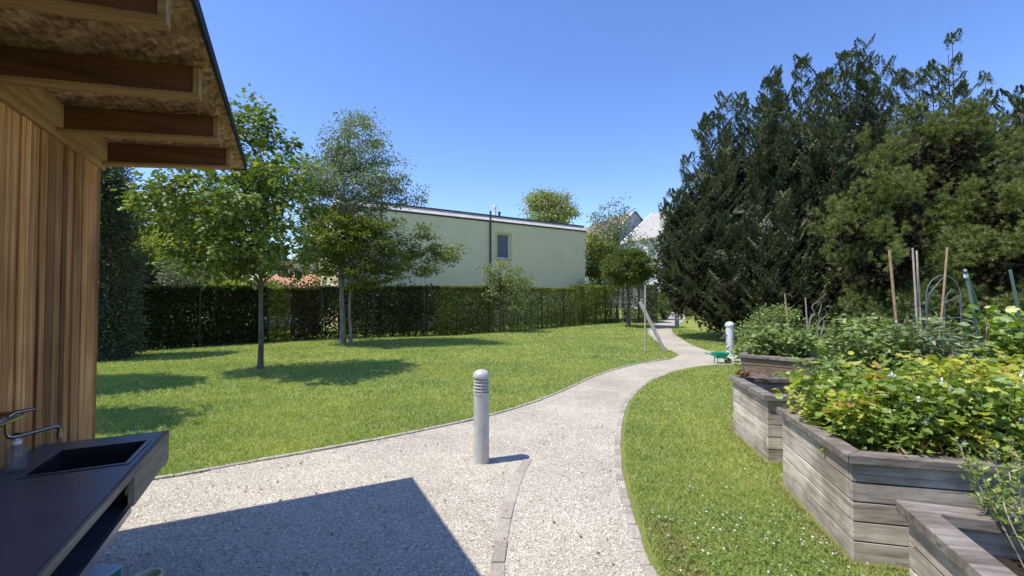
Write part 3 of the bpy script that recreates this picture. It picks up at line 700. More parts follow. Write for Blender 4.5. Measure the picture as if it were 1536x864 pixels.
# ------------------------------------------------------------------ plants in the beds
def bed_plant(name, k, label, cat, a_rng, b_rng, n_stems, zfun, leaf_mat_, tmpl, size, per, mats=None, spread=.16, stem='l_berry', group=None, z0=.5, droop=.2, flowers=0, wd=None, extra=None):
    Fm = bedF[k]; c = Fm(sum(a_rng)/2, sum(b_rng)/2, z0); root = thing(name, c, label, cat, group)
    mb = MB(); P0 = []; D0 = []
    for _ in range(n_stems):
        a, b = random.uniform(*a_rng), random.uniform(*b_rng); h = zfun(a, b)*random.uniform(.72, 1.06)
        top = Vector(Fm(a+random.gauss(0, .10), b+random.gauss(0, .10), z0+h)); bot = Vector(Fm(a, b, z0-.02)); md = (top+bot)/2+Vector((random.gauss(0, .03), random.gauss(0, .03), 0))
        pts = smooth_line([bot, md, top], 3); mb.tube(pts, [.006, .005, .005, .004, .004, .003, .002][:len(pts)], 4, False)
        for j in range(per):
            t = random.random()**.65; i = min(int(t*(len(pts)-1)), len(pts)-2); p = pts[i].lerp(pts[i+1], t*(len(pts)-1)-i)
            ang = random.uniform(0, 6.283); rr = random.uniform(.3, 1)*spread*(1.15-.5*t)
            d = Vector((math.cos(ang), math.sin(ang), random.uniform(-.2, .5)-droop*.2)); P0.append(p+d*rr); D0.append(d+Vector((0, 0, -droop)))
    mb.build('stems', stem if stem in M else 'straw', root)
    P0 = np.array([tuple(p) for p in P0]); D0 = np.array([tuple(p) for p in D0]); n = len(P0)
    keep = P0[:, 2] > z0+.02; P0, D0 = P0[keep], D0[keep]; n = len(P0)
    sz = size*rng.uniform(.55, 1.25, n)
    if mats:
        m2, f2 = mats; sel = f2(P0)
        if (~sel).any(): cloud('leaves', P0[~sel], D0[~sel]+rdir((~sel).sum())*.35, sz[~sel], tmpl, leaf_mat_, root, up=.55)
        if sel.any(): props(cloud('leaves', P0[sel], D0[sel]+rdir(sel.sum())*.35, sz[sel], tmpl, m2, root, up=.55), 'yellowing leaves')
    else: cloud('leaves', P0, D0+rdir(n)*.35, sz, tmpl, leaf_mat_, root, up=.55)
    if flowers:
        for q in P0[rng.integers(0, n, flowers)]:
            fp = np.repeat((q+rdir(1)[0]*.03+np.array([0, 0, .02]))[None], 9, 0); cloud('flower', fp, rdir(9), .026, RH, 'petal', root, width=.030)
    return root
from mathutils import noise as mnoise
def nz(p, s, o=0): return mnoise.noise(Vector((p[0]*s+o, p[1]*s-o, p[2]*s+o*.5)))
def yellow(th, s=2.2, o=3.1, edge=0):
    return lambda PP: np.array([nz(p, s, o)+random.gauss(0, .13)+edge > th for p in PP])
# C: berry bushes, split in three plants
bed_plant('berry_bush', 'C', 'green lobed berry bush yellowing at the foot over the left end of the bed', 'bush', (.14, .85), (.20, 1.05), 64,
          lambda a, b: .38+.16*b+.1*a, 'l_berry', LOBED, .058, 95, mats=('l_berry_y', yellow(.08, 2.6, 3.1)), group='berry bushes in the large bed')
bed_plant('berry_bush', 'C', 'yellowing berry bush with golden leaves spreading over the middle of the bed', 'bush', (.75, 1.75), (.30, 1.05), 70,
          lambda a, b: .40+.27*b, 'l_berry', LOBED, .058, 95, mats=('l_berry_y', yellow(-.22, 2.2, 7.7)), group='berry bushes in the large bed')
bed_plant('flowering_bush', 'C', 'green bush dotted with white flowers at the right edge of the bed', 'bush', (.52, 1.05), (.16, .50), 34,
          lambda a, b: .50+.1*a, 'l_berry', LOBED, .05, 85, mats=('l_berry_y', yellow(.22, 2.5, 1.7)), flowers=60, group=None)
# dry shrivelled bit in the corner of C
bed_plant('dry_stalk_plant', 'C', 'withered brown stalks between the yellow leaves at the front of the bed', 'dead plant', (.30, .62), (.08, .22), 14,
          lambda a, b: .24, 'l_dry', NARROW, .055, 12, stem='straw', spread=.08, droop=.8)
# tall climber at the right, behind C
bed_plant('bean_plant', 'B', 'tall climbing bean plant with broad leaves at the right edge of the photo', 'plant', (2.12, 2.8), (.0, .55), 26,
          lambda a, b: 1.10+.15*math.sin(a*5), 'l_berry', LOBED, .085, 60, spread=.17, droop=.1)
# B: tomatoes and blue-green brassica
bed_plant('tomato_plant', 'B', 'leafy tomato plant tied to the bamboo cane in the second bed', 'plant', (.85, 1.35), (.15, .8), 30,
          lambda a, b: .82+.1*b, 'l_tomato', LOBED, .052, 90, spread=.15)
bed_plant('cabbage_plant', 'B', 'blue green narrow leaved plant below the wire arch trellis', 'plant', (1.30, 1.95), (.2, .85), 34,
          lambda a, b: .84+.08*math.sin(a*9), 'l_blue', NARROW, .11, 70, spread=.15, droop=.3)
bed_plant('seedling_plant', 'B', 'pale yellow green seedlings on the dark soil by the berry bush', 'plant', (.30, .75), (.12, .35), 14,
          lambda a, b: .16, 'l_berry_y', LOBED, .045, 16, spread=.06)
# B: dead stalks lying over the cap and soil
cb = Vector(bedF['B'](.2, .9, .66)); root = thing('dead_stalks', cb, 'tangle of dry brown stalks lying on the back edge of the second bed', 'dead plant')
mb = MB()
for _ in range(46):
    a, b = random.uniform(.06, .85), random.uniform(.86, 1.06); p = Vector(bedF['B'](a, b, .66+random.uniform(0, .03))); an = random.uniform(-.7, .7)
    dv = Vector((math.cos(an), math.sin(an)*.6, random.uniform(-.1, .35)))*random.uniform(.08, .2)
    mb.tube([p, p+dv*.5+Vector((0, 0, .03)), p+dv], [.004, .003, .002], 4)
mb.build('stalks', 'straw', root)
pp = np.array([tuple(bedF['B'](random.gauss(.10, .035), random.gauss(1.0, .03), .685+random.uniform(-.02, .035))) for _ in range(420)])
cloud('dead_leaves', pp, rdir(420), .03, RH, 'l_dry', root)
# A plants
bed_plant('potato_plant', 'A', 'bushy green plant filling the left of the farthest raised bed', 'plant', (.15, 1.6), (.14, .84), 76,
          lambda a, b: .42+.10*b+.16*math.sin(a*4), 'l_tomato', LOBED, .075, 60, spread=.17)
bed_plant('squash_plant', 'A', 'broad pale leaved plant at the right corner of the farthest bed', 'plant', (.5, 1.5), (.08, .30), 16,
          lambda a, b: .36, 'l_berry', LOBED, .16, 20, spread=.15)
bed_plant('weed_plant', 'A', 'loose green foliage spilling left past the farthest bed towards the water post', 'plant', (.9, 2.0), (1.0, 1.3), 24,
          lambda a, b: .45, 'l_tomato', LOBED, .08, 40, spread=.2, z0=.3)
# D: spindly stalks with pale seed heads
root = thing('seed_stalks', bedF['D'](.9, .8, .5), 'spindly pale stalks with seed heads rising from the nearest bed', 'plant')
for (px, py, dd_) in [(1440, 668, 2.05), (1452, 690, 2.0), (1490, 672, 2.1), (1515, 662, 2.1), (1530, 690, 2.05), (1470, 700, 1.95), (1512, 700, 1.9), (1500, 735, 1.9), (1485, 750, 1.95)]:
    PP = []; DD = []
    top = P(px, py, dd_); bot = Vector((top.x+random.uniform(.02, .14), top.y-random.uniform(.0, .12), .49)); mid_ = top.lerp(bot, .5)+Vector((-.03, 0, .03))
    pts = smooth_line([bot, mid_, top], 6); MB().tube(pts, .0028, 5).build('stalk', 'cane', root)
    for p in pts[4:]:
        for _ in range(5): PP.append(tuple(p+Vector((random.gauss(0, .014), random.gauss(0, .014), random.gauss(0, .012))))); DD.append((random.gauss(0, 1), random.gauss(0, 1), .6))
    PP = np.array(PP); DD = np.array(DD)
    cloud('leaves', PP, DD, .032, NARROW, 'l_berry', root, width=.06)
    hp_ = np.repeat(np.array([tuple(top)]), 14, 0)+rng.normal(size=(14, 3))*.008; cloud('seed_head', hp_, rdir(14), .018, RH, 'l_pale', root)
bed_plant('leafy_plant', 'D', 'low green plants on the soil of the nearest bed', 'plant', (.45, 1.4), (.45, 1.0), 30,
          lambda a, b: .14, 'l_berry', LOBED, .055, 14, spread=.09, z0=.48)

shrub_late = True
# canes, trellis, tripods
def cane(px0, py0, px1, py1, d, r, mat, label, name='garden_cane', group='canes in the second bed'):
    a = P(px0, py0, d); b = P(px1, py1, d+random.uniform(-.05, .05)); a = Vector((a.x+(b.x-a.x)*0, a.y, a.z))
    lo = a+(a-b).normalized()*max(0, (a.z-.48)/max(1e-3, (b-a).normalized().z))
    o = MB().tube([lo, lo.lerp(b, .5)+Vector((.006, 0, 0)), b], [r, r*.95, r*.85], 8).build(name, mat, None, loc=lo, smooth=True)
    return props(o, label, 'cane', group)
dB = 4.6
cane(1346, 510, 1334, 375, dB, .014, 'bamboo', 'thick bamboo cane leftmost of those in the second bed')
cane(1348, 500, 1344, 482, dB-.05, .012, 'plank', 'short pale stake tied low beside the thick bamboo cane')
cane(1375, 490, 1369, 372, dB, .010, 'cane', 'left one of the twin thin canes standing close together')
cane(1380, 490, 1375, 376, dB, .010, 'cane', 'right one of the twin thin canes standing close together')
cane(1411, 485, 1421, 371, dB-.1, .011, 'bamboo', 'slanting bamboo cane in front of the wire arch trellis')
cane(1475, 525, 1482, 484, 4.3, .010, 'bamboo', 'short brown cane by the foot of the green tripod')
cane(1530, 480, 1515, 405, 4.2, .013, 'greenpole', 'single green plastic cane near the right edge of the photo')
cane(1180, 470, 1177, 440, 7.6, .014, 'bamboo', 'brown cane above the bushy plants of the farthest bed', group='canes in the farthest bed')
cane(1210, 480, 1208, 446, 7.8, .012, 'cane', 'grey cane behind the broad leaves of the farthest bed', group='canes in the farthest bed')
# green tripod
tp = P(1449, 411, 4.3); root = thing('cane_tripod', v3(tp, .5), 'leaning green plastic canes tied together at the top into a tripod', 'tripod')
for px, py, dy in ((1472, 528, 0), (1488, 520, .2), (1470, 520, .55)):
    b = P(px, py, 4.3+dy); dirn = (b-tp).normalized(); b = tp+dirn*((tp.z-.5)/max(-dirn.z, .01))
    MB().tube([b, tp+(tp-b).normalized()*.05], .012, 8).build('leg', 'greenpole', root, smooth=True)
MB().lathe(tp-Vector((0, 0, .02)), [(.015, -.02), (.02, 0), (.015, .02)], 10).build('binding', 'white', root, smooth=True)
# wire arch trellis
dT = 4.85; a0, a1 = P(1390, 500, dT), P(1443, 500, dT); zt = P(1416, 413, dT).z; zs_ = P(1416, 452, dT).z; cx = (a0.x+a1.x)/2; hw = (a1.x-a0.x)/2
root = thing('arch_trellis', Vector((cx, dT, .5)), 'grey wire trellis with pointed arches behind the blue green plant', 'trellis')
def arch(x0, x1, zb, zsp, ztp, r=.004):
    c = (x0+x1)/2; h = (x1-x0)/2; pts = [Vector((x0, dT, zb)), Vector((x0, dT, zsp))]
    for i in range(1, 12):
        t = math.pi*i/12; pts.append(Vector((c-h*math.cos(t), dT, zsp+(ztp-zsp)*math.sin(t)**.85)))
    pts += [Vector((x1, dT, zsp)), Vector((x1, dT, zb))]; return MB().tube(pts, r, 6)
arch(cx-hw, cx+hw, .5, zs_, zt, .0055).build('outer_arch', 'wire', root, smooth=True)
for s in (-1, 1): arch(cx+s*hw*.5-hw*.44, cx+s*hw*.5+hw*.44, .5, zs_-.1, zs_+.12).build('inner_arch', 'wire', root, smooth=True)
MB().tube([Vector((cx-hw*.9, dT, zs_+.06)), Vector((cx, dT, zt-.02))], .005, 6).tube([Vector((cx+hw*.9, dT, zs_+.06)), Vector((cx-hw*.3, dT, zs_-.05))], .005, 6).build('brace', 'wire', root)
for z in (zs_-.18, .9): MB().tube([Vector((cx-hw, dT, z)), Vector((cx+hw, dT, z))], .005, 6).build('crossbar', 'wire', root)
# twisted twigs by bed A
root = thing('twisted_branch', P(1222, 500, 8.2), 'bare grey twisted branch standing behind the farthest bed', 'branch')
for pl in ([(1212, 500), (1216, 475), (1222, 468), (1218, 458), (1228, 448), (1240, 438)], [(1232, 498), (1236, 480), (1228, 472), (1232, 455), (1224, 450)], [(1226, 500), (1228, 482), (1240, 470), (1236, 460)]):
    pts = smooth_line([P(a, b+2, 8.2) for a, b in pl], 4); pts.insert(0, Vector((pts[0].x, pts[0].y, .5)))
    MB().tube(pts, [.016-.012*i/len(pts) for i in range(len(pts))], 6).build('twig', 'barkgrey', root, smooth=True)

# ------------------------------------------------------------------ trees
def blob_pts(lobes, n, inner=.3, pw=.5):
    wts = np.array([l[3]*l[4]*l[5] for l in lobes]); wts = wts**.8; i = rng.choice(len(lobes), n, p=wts/wts.sum())
    L = np.array([l[:6] for l in lobes])[i]; d = rdir(n); r = (inner+(1-inner)*rng.random(n)**pw)[:, None]
    return L[:, :3]+d*L[:, 3:6]*r, d
def limbs(mb, trunk_pts, trunk_r, targets, r0=.03, z_low=None, seg=5, sag=.25):
    tz = [p.z for p in trunk_pts]
    for c in targets:
        c = Vector(c); h = math.hypot(c.x-trunk_pts[0].x, c.y-trunk_pts[0].y)
        z = max((z_low or tz[0])+random.random()**1.6*1.3, min(c.z-h*.55-.1, tz[-1]))
        k = 0
        while k < len(tz)-2 and tz[k+1] < z: k += 1
        t = 0 if tz[k+1] == tz[k] else max(0, min(1, (z-tz[k])/(tz[k+1]-tz[k]))); a = trunk_pts[k].lerp(trunk_pts[k+1], t)
        m = a.lerp(c, .5)+Vector((random.gauss(0, .08), random.gauss(0, .08), h*sag*.35))
        r = min(r0*(.35+.3*h), trunk_r*.35)
        mb.tube(smooth_line([a, m, c], 3), [r, r*.85, r*.7, r*.55, r*.4, r*.3, r*.15], seg, False)
def tree(name, base, height, lobes, nclus, rc, per, size, tmpl, mleaf, mbark, tr, label, cat='tree', group=None, lean=(0, 0), inner=.3, flat=.6, up=.6, droop=.1, zlow=None, twigs=True, forks=None, width=None):
    base = Vector(base); root = thing(name, base, label, cat, group); mb = MB()
    n = 9; tp = [base+Vector((lean[0]*(i/n)+random.gauss(0, .012)*min(i, 3), lean[1]*(i/n)+random.gauss(0, .012)*min(i, 3), height*i/n)) for i in range(n+1)]
    tp[0] = base-Vector((0, 0, .05))
    mb.tube(smooth_line(tp, 2), [tr*(1.35 if i == 0 else 1.1 if i == 1 else 1)*(1-.88*i/(2*n)) for i in range(2*n+1)], 10)
    if forks:
        for fb, ft, fr in forks: mb.tube(smooth_line([Vector(fb), Vector(fb).lerp(Vector(ft), .5)+Vector((.03, 0, 0)), Vector(ft)], 4), [fr*(1-.08*i) for i in range(9)], 8)
    C, D = blob_pts(lobes, nclus, inner)
    if twigs: limbs(mb, tp, tr, C[:90], z_low=zlow)
    mb.build('trunk', mbark, root, smooth=True)
    i = rng.integers(0, nclus, nclus*per); off = rng.normal(size=(len(i), 3))*np.array([1, 1, flat])*rc*rng.uniform(.4, 1.35, nclus)[i][:, None]
    pos = C[i]+off; d = unit(off)*.8+D[i]*.4+rdir(len(i))*.6; d[:, 2] -= droop
    cloud('crown', pos, d, size*rng.uniform(.6, 1.2, len(i)), tmpl, mleaf, root, up=up, width=width)
    return root
def lobe(px, py, depth, rpx, rpy=None, ry=None):
    """a crown lobe seen at that pixel with that pixel radius, at that distance"""
    c = P(px, py, depth); k = depth/F_PX; rpy = rpy or rpx
    return (c.x, c.y, c.z, rpx*k, (ry or rpx*k), rpy*k)

# maple on the lawn, nearest tree
mbp = G(390, 554)
tree('maple_tree', mbp, 5.2, [lobe(385, 235, 9.6, 62, 75, 1.1), lobe(430, 290, 9.4, 50, 60, 1.0), lobe(330, 300, 9.2, 62, 55, 1.1), lobe(270, 305, 9.0, 55, 40, .8), lobe(360, 370, 9.0, 75, 48, 1.2),
     lobe(440, 370, 9.0, 46, 45, 1.0), lobe(300, 375, 9.2, 50, 40, .9), lobe(385, 185, 9.7, 34, 34, .6), lobe(225, 285, 9.1, 28, 20, .4), lobe(370, 300, 8.3, 70, 60, .8)], 320, .15, 34, .10, MAPLE, 'l_maple', 'bark', .06,
     'young broadleaved tree with slim trunk in the middle of the left lawn', zlow=1.7, up=.9, droop=.35, inner=.25)
# pair: tall silvery and low dark tree with layered boughs
bA, bB = G(514, 517), G(526, 518)
tree('silver_tree', bA, 7.6, [lobe(540, 215, 15.3, 42, 50, 1.1), lobe(500, 250, 15.3, 45, 55, 1.1), lobe(575, 265, 15.3, 42, 50, 1.1), lobe(530, 285, 15.3, 80, 45, 1.6), lobe(625, 292, 15.3, 22, 12, .4), lobe(545, 180, 15.3, 16, 14, .4), lobe(470, 300, 15.0, 30, 40, .8)],
     320, .17, 62, .09, NARROW, 'l_willow', 'barkgrey', .095, 'tall airy silver green tree rising behind the dark layered tree', zlow=2.6, up=.2, width=.22, inner=.2)
tree('layered_tree', bB, 4.6, [lobe(505, 350, 14.6, 46, 36, 1.2), lobe(520, 365, 15.0, 70, 50, 1.7), lobe(470, 375, 15.0, 40, 42, 1.2), lobe(575, 365, 15.0, 60, 38, 1.3), lobe(630, 350, 15.0, 30, 12, .6), lobe(650, 375, 15.0, 40, 9, .6), lobe(600, 395, 15.0, 55, 20, 1.0), lobe(530, 410, 15.0, 62, 22, 1.5), lobe(665, 387, 15, 26, 6, .4), lobe(640, 408, 15, 30, 6, .4)],
     460, .16, 80, .09, RH, 'l_darkgreen', 'barkgrey', .055, 'dark layered tree with boughs reaching right over the green house wall', zlow=1.9, inner=.15, flat=.35, up=.9)
# small weeping tree, ball tree
tree('small_weeping_tree', G(751, 498), 3.0, [lobe(755, 410, 20.7, 34, 18, .9), lobe(748, 435, 20.7, 36, 22, 1.0), lobe(775, 425, 20.7, 26, 16, .8), lobe(765, 455, 20.7, 24, 14, .6)],
     130, .16, 42, .11, NARROW, 'l_weep', 'bark', .05, 'small weeping light green tree in front of the hedge', zlow=1.2, droop=1.2, up=.1, width=.2)
tree('ball_tree', G(942, 491), 3.2, [lobe(942, 402, 24, 40, 27, 1.5)], 230, .14, 90, .11, RH, 'l_ball', 'bark', .12,
     'round clipped ball headed tree standing beside the path', zlow=2.0, inner=.4)
# trees whose shadows reach the left lawn from beside the shed
tree('round_tree', (-10.6, 7.2, 0), 4.6, [(-10.0, 7.3, 4.6, 1.5, .9, 1.0), (-9.1, 7.6, 4.0, 1.1, .6, .7)], 190, .22, 60, .12, MAPLE, 'l_maple', 'bark', .09,
     'leafy tree beside the shed casting shade on the lawn', zlow=1.8)
tree('round_tree', (-7.8, 5.0, 0), 3.4, [(-7.2, 5.1, 3.2, 1.0, .5, .6), (-6.5, 5.25, 2.9, .7, .4, .5)], 110, .2, 60, .11, MAPLE, 'l_maple', 'bark', .06,
     'small leafy tree close beside the shed', zlow=1.4)
# pale birch behind the house
tree('birch_tree', P(822, 450, 44)*1-Vector((0, 0, 1.6)), 10, [lobe(822, 315, 44, 36, 26, 2.4), lobe(815, 300, 44, 22, 16, 1.5), lobe(840, 318, 44, 24, 16, 1.5)], 150, .45, 60, .28, NARROW, 'l_pale', 'barkgrey', .2,
     'pale yellow green birch crown rising behind the house roof', droop=1.0, up=.1, width=.5)
# sparse tree right of house
tree('sparse_tree', G(926, 478), 8.0, [lobe(920, 345, 32, 34, 36, 1.6), lobe(935, 385, 32, 40, 20, 1.6), lobe(900, 330, 32, 20, 20, 1), lobe(960, 370, 32, 22, 25, 1.2), lobe(930, 312, 32, 14, 14, .6)],
     130, .3, 26, .20, NARROW, 'l_willow', 'barkgrey', .12, 'thin leaved sparse tree in front of the far brown roof', up=.2, inner=.1, width=.4)
tree('leafy_tree', G(893, 478), 5.5, [lobe(895, 385, 31, 24, 36, 1.4), lobe(905, 420, 31, 30, 30, 1.4)], 110, .3, 60, .18, RH, 'l_hedge_light', 'bark', .12,
     'green leafy tree just beyond the right corner of the green house')
def shrub(name, base, lobes, ncl, rc, per, size, tmpl, mat, label, cat='bush', group=None, up=.5, droop=.1, width=None, inner=.35, stem='barkdark', flat=.8):
    base = Vector(base); root = thing(name, base, label, cat, group); mb = MB(); C, D = blob_pts(lobes, ncl, inner)
    for c in C[:min(24, ncl)]:
        c = Vector(c); st = base+Vector((random.gauss(0, .1), random.gauss(0, .1), -.02)); mb.tube([st, st.lerp(c, .5)+Vector((0, 0, .1)), c], [.03, .02, .008], 5, False)
    mb.build('stems', stem, root)
    i = rng.integers(0, ncl, ncl*per); off = rng.normal(size=(len(i), 3))*np.array([1, 1, flat])*rc; pos = C[i]+off; pos[:, 2] = np.abs(pos[:, 2])
    d = unit(off)*.7+D[i]*.5+rdir(len(i))*.6; d[:, 2] -= droop
    cloud('foliage', pos, d, size*rng.uniform(.6, 1.2, len(i)), tmpl, mat, root, up=up, width=width); return root
def gl(px, d): p = P(px, 450, d); return (p.x, p.y, 0)
# left background
shrub('shade_undergrowth', (8.3, 8.6, 0), [(7.2, 9.6, .5, .9, .5, .7), (8.4, 8.2, .6, 1.0, .5, .75), (9.8, 7.4, .6, 1.2, .5, .8), (8.6, 9.8, .5, 1.6, .6, .8), (11, 8.6, .6, 1.6, .8, .9)], 190, .22, 60, .11, RH, 'l_hedge', 'dark low undergrowth added to deepen the shade between the beds and the pines', 'undergrowth')  # shrubs added to darken the shaded ground under the pines
shrub('dark_conifer', gl(165, 11.6), [lobe(160, 400, 11.6, 26, 150, .7), lobe(152, 300, 11.6, 24, 90, .7), lobe(165, 500, 11.6, 24, 50, .7)], 620, .15, 80, .10, SPRIG, 'l_yew', 'tall dark narrow conifer close behind the shed corner', 'conifer', inner=.5)
shrub('yellow_bush', gl(235, 16.5), [lobe(222, 365, 16.5, 28, 22, .8), lobe(255, 385, 16.5, 38, 20, .9), lobe(235, 400, 16.5, 40, 40, .9)], 90, .17, 50, .11, RH, 'l_yellow', 'golden yellow bush showing above the left hedge', inner=.4)
shrub('grey_shrub', gl(275, 15.4), [lobe(275, 415, 15.4, 34, 24, .7), lobe(200, 410, 15.4, 22, 30, .6)], 70, .15, 50, .09, RH, 'l_grey', 'grey green shrub in front of the golden bush')
shrub('dark_bush', gl(228, 15.6), [lobe(222, 408, 15.6, 30, 30, .7)], 60, .16, 50, .1, RH, 'l_hedge', 'very dark bush between the hedge and the golden bush')
shrub('background_shrub', gl(470, 19.8), [lobe(455, 445, 19.8, 40, 22, .6), lobe(520, 450, 20, 60, 24, .6)], 130, .2, 60, .12, RH, 'l_hedge', 'dark shrubs added to stand for the shade behind the creeper covered fence')  # added dark shrubs in place of the deep shade behind the fence
shrub('background_shrub', gl(610, 21), [lobe(590, 450, 21, 40, 22, .5), lobe(640, 452, 22, 34, 20, .5)], 90, .2, 60, .12, RH, 'l_hedge', 'dark shrub added as shade at the green house wall behind the fence')  # added shrub carrying the same dark shade on along the house wall
tree('background_tree', gl(330, 23), 6, [lobe(330, 370, 23, 50, 50, 1.8), lobe(380, 395, 23, 30, 34, 1.4), lobe(290, 400, 23, 50, 40, 1.6)], 170, .3, 60, .17, RH, 'l_darkgreen', 'barkdark', .16, 'dark broadleaved tree directly behind the crown of the maple')
shrub('background_shrub', gl(210, 18), [lobe(190, 420, 18, 50, 40, 1.0), lobe(260, 425, 18, 50, 34, 1.0), lobe(320, 432, 18, 40, 26, 1.0), lobe(385, 435, 18.5, 36, 20, .8)], 200, .22, 60, .13, RH, 'l_darkgreen', 'deep green shrubs rising behind the left hedge')
tree('background_tree', gl(235, 21), 7, [lobe(240, 330, 21, 55, 36, 1.8), lobe(300, 330, 21, 50, 50, 1.8), lobe(195, 335, 21, 30, 30, 1.2), lobe(270, 385, 21, 70, 45, 1.8), lobe(210, 390, 21, 40, 45, 1.5)], 260, .26, 80, .17, RH, 'l_darkgreen', 'barkdark', .18, 'dark broadleaved tree in the background left of the maple')
shrub('lime_bush', gl(345, 15.7), [lobe(345, 430, 15.7, 32, 13, .5)], 50, .14, 50, .08, NARROW, 'l_yellow', 'lime green feathery bush peeping over the hedge behind the maple', width=.16)

# ------------------------------------------------------------------ hedge sections on a wire fence
hp = [Vector((-14.5, 11.6, 0))]+[G(*q) for q in [(175, 527), (400, 513), (560, 506), (640, 504), (740, 498), (870, 487), (985, 479)]]
hz = [1.95, 1.95, 1.95, 2.0, 2.05, 2.1, 2.1, 2.2, 2.3]
def along(s):   # s in segment units
    i = min(int(s), len(hp)-2); return hp[i].lerp(hp[i+1], s-i), (hp[i+1]-hp[i]).normalized(), hz[i]+(hz[i+1]-hz[i])*(s-i)
def px_to_s(px):
    best = None
    for k in range(0, 7001):
        s = k/1000; p = along(s)[0]; x = 768+p.x/p.y*F_PX
        if best is None or abs(x-px) < best[0]: best = (abs(x-px), s)
    return best[1]
def hedge(px0, px1, mat, dens, label, thick=.55, top=0, size=.075, holes=.0, tm=RH, name='hedge', zmin=0, sidebias=.5):
    s0, s1 = (0 if px0 is None else px_to_s(px0)), px_to_s(px1)
    c, _, _ = along((s0+s1)/2); root = thing(name, c, label, 'hedge', 'hedge sections along the fence'); ss = np.linspace(s0, s1, 40); L = sum((along(ss[i+1])[0]-along(ss[i])[0]).length for i in range(39))
    n = int(L*dens*2.6); PP = np.zeros((n, 3)); DD = np.zeros((n, 3)); k = 0
    mb = MB(); nst = max(3, int(L*2.2))
    for j in range(nst):
        p, d, h = along(s0+(s1-s0)*(j+.5)/nst); q = p+Vector((-d.y, d.x, 0))*random.uniform(-.08, .12)*1
        mb.tube([q, q+Vector((random.gauss(0, .05), random.gauss(0, .05), h*.55)), q+Vector((random.gauss(0, .12), random.gauss(0, .12), h*.92))], [.025, .018, .008], 5, False)
    mb.build('stems', 'barkdark', root)
    while k < n:
        p, d, h = along(random.uniform(s0, s1)); nn = Vector((-d.y, d.x, 0)); h += top
        z = random.uniform(zmin, h) if random.random() < .8 else h-abs(random.gauss(0, .08))
        if holes and mnoise.noise(Vector((p.x*1.3, p.y*1.3, z*1.1))) > holes: 
            continue
        b = random.uniform(-1, 1); b = math.copysign(abs(b)**sidebias, b)*thick/2+mnoise.noise(Vector((p.x*1.8, p.y, z*2)))*.10
        z += mnoise.noise(Vector((p.x*2.5, p.y*2.5, 3)))*.07*(z/h)**2
        PP[k] = p+nn*b+Vector((0, 0, max(z, .02))); DD[k] = (nn*(1 if b > 0 else -1)*.6+Vector((random.gauss(0, .5), random.gauss(0, .5), .45+(.6 if z > h-.1 else 0)))); k += 1
    cloud('foliage', PP, DD, size*1.15*rng.uniform(.6, 1.25, n), tm, mat, root, up=.5); return root
hedge(None, 330, 'l_hedge', 3900, 'dark dense hedge section at the left end of the lawn')
hedge(330, 398, 'l_hedge', 3000, 'green hedge section directly left of the maple trunk', size=.085)
hedge(398, 434, 'l_hedge_light', 2400, 'light green loose hedge section directly right of the maple trunk', thick=.6)
hedge(436, 478, 'l_hedge_red', 2600, 'reddish brown creeper section of the fence right of the light hedge', thick=.3, top=-.05)
hedge(478, 560, 'l_hedge', 1500, 'thin dark creeper section behind the paired trunks', thick=.35)
hedge(560, 655, 'l_hedge', 1700, 'dark shaded hedge section right of the paired trunks', thick=.5)
hedge(655, 765, 'l_hedge_light', 1900, 'sunlit hedge section behind the small weeping tree', thick=.5)
hedge(765, 860, 'l_hedge_light', 1000, 'thinner climbing hedge section below the right corner of the green house', thick=.4)
hedge(860, 925, 'l_hedge_light', 1100, 'hedge section rising behind the parked bicycles', thick=.6, top=.2)
# fence posts and wires carrying the hedge
fr = thing('wire_fence', hp[3], 'dark metal post and wire fence carrying the hedges', 'fence')
tot = len(hp)-1; posts = []
s = 1.0
while s < tot-.6:
    p, d, h = along(s); nn = Vector((d.y, -d.x, 0)); q = p+nn*.30; posts.append((q, h)); s += 2.0/(hp[int(s)+1]-hp[int(s)]).length
for q, h in posts: MB().tube([q, q+Vector((0, 0, h+.02))], .03, 8).build('post', 'fence', fr, smooth=True)
for z in (.1, .7, 1.3, 1.9):
    MB().tube([q+Vector((0, 0, z)) for q, h in posts], .006, 4).build('wire', 'fence', fr)
# dark clipped yew block and bushes beside the path
def block(name, x0, x1, y0, y1, h, n, mat, label, size=.09):
    c = Vector(((x0+x1)/2, (y0+y1)/2, 0)); root = thing(name, c, label, 'bush'); 
    P0 = np.stack([rng.uniform(x0, x1, n), rng.uniform(y0, y1, n), rng.uniform(0, h, n)], 1); f = rng.integers(0, 5, n)
    P0[f == 0, 0] = x0; P0[f == 1, 1] = y0; P0[f == 2, 0] = x1; P0[f == 3, 2] = h; P0 += rng.normal(size=(n, 3))*.06; P0[:, 2] = np.abs(P0[:, 2])
    MB().tube([c, c+Vector((0, 0, h*.8))], .06, 6).build('stems', 'barkdark', root)
    cloud('foliage', P0, rdir(n)+np.array([0, 0, .5]), size*rng.uniform(.6, 1.2, n), RH, mat, root); return root
block('clipped_hedge_block', P(948, 470, 28).x, P(986, 470, 28).x, 28, 30.5, 2.35, 16000, 'l_yew', 'black green clipped hedge block behind the ball headed tree')
shrub('round_bush', gl(997, 33), [lobe(997, 462, 33, 13, 15, .8)], 50, .15, 50, .1, RH, 'l_hedge_light', 'small round light green bush at the bend of the path')
shrub('far_shrubs', gl(1012, 57), [lobe(1000, 449, 56.5, 26, 9, 1.0), lobe(1022, 451, 57, 24, 8, 1.0), lobe(1042, 445, 55, 20, 14, 1.0)], 150, .35, 60, .25, RH, 'l_darkgreen', 'brownish green shrubs closing the far end of the path')
shrub('light_shrub', gl(880, 29), [lobe(885, 445, 29, 22, 22, 1)], 60, .25, 50, .14, RH, 'l_hedge_light', 'light green shrub beside the corner of the green house')
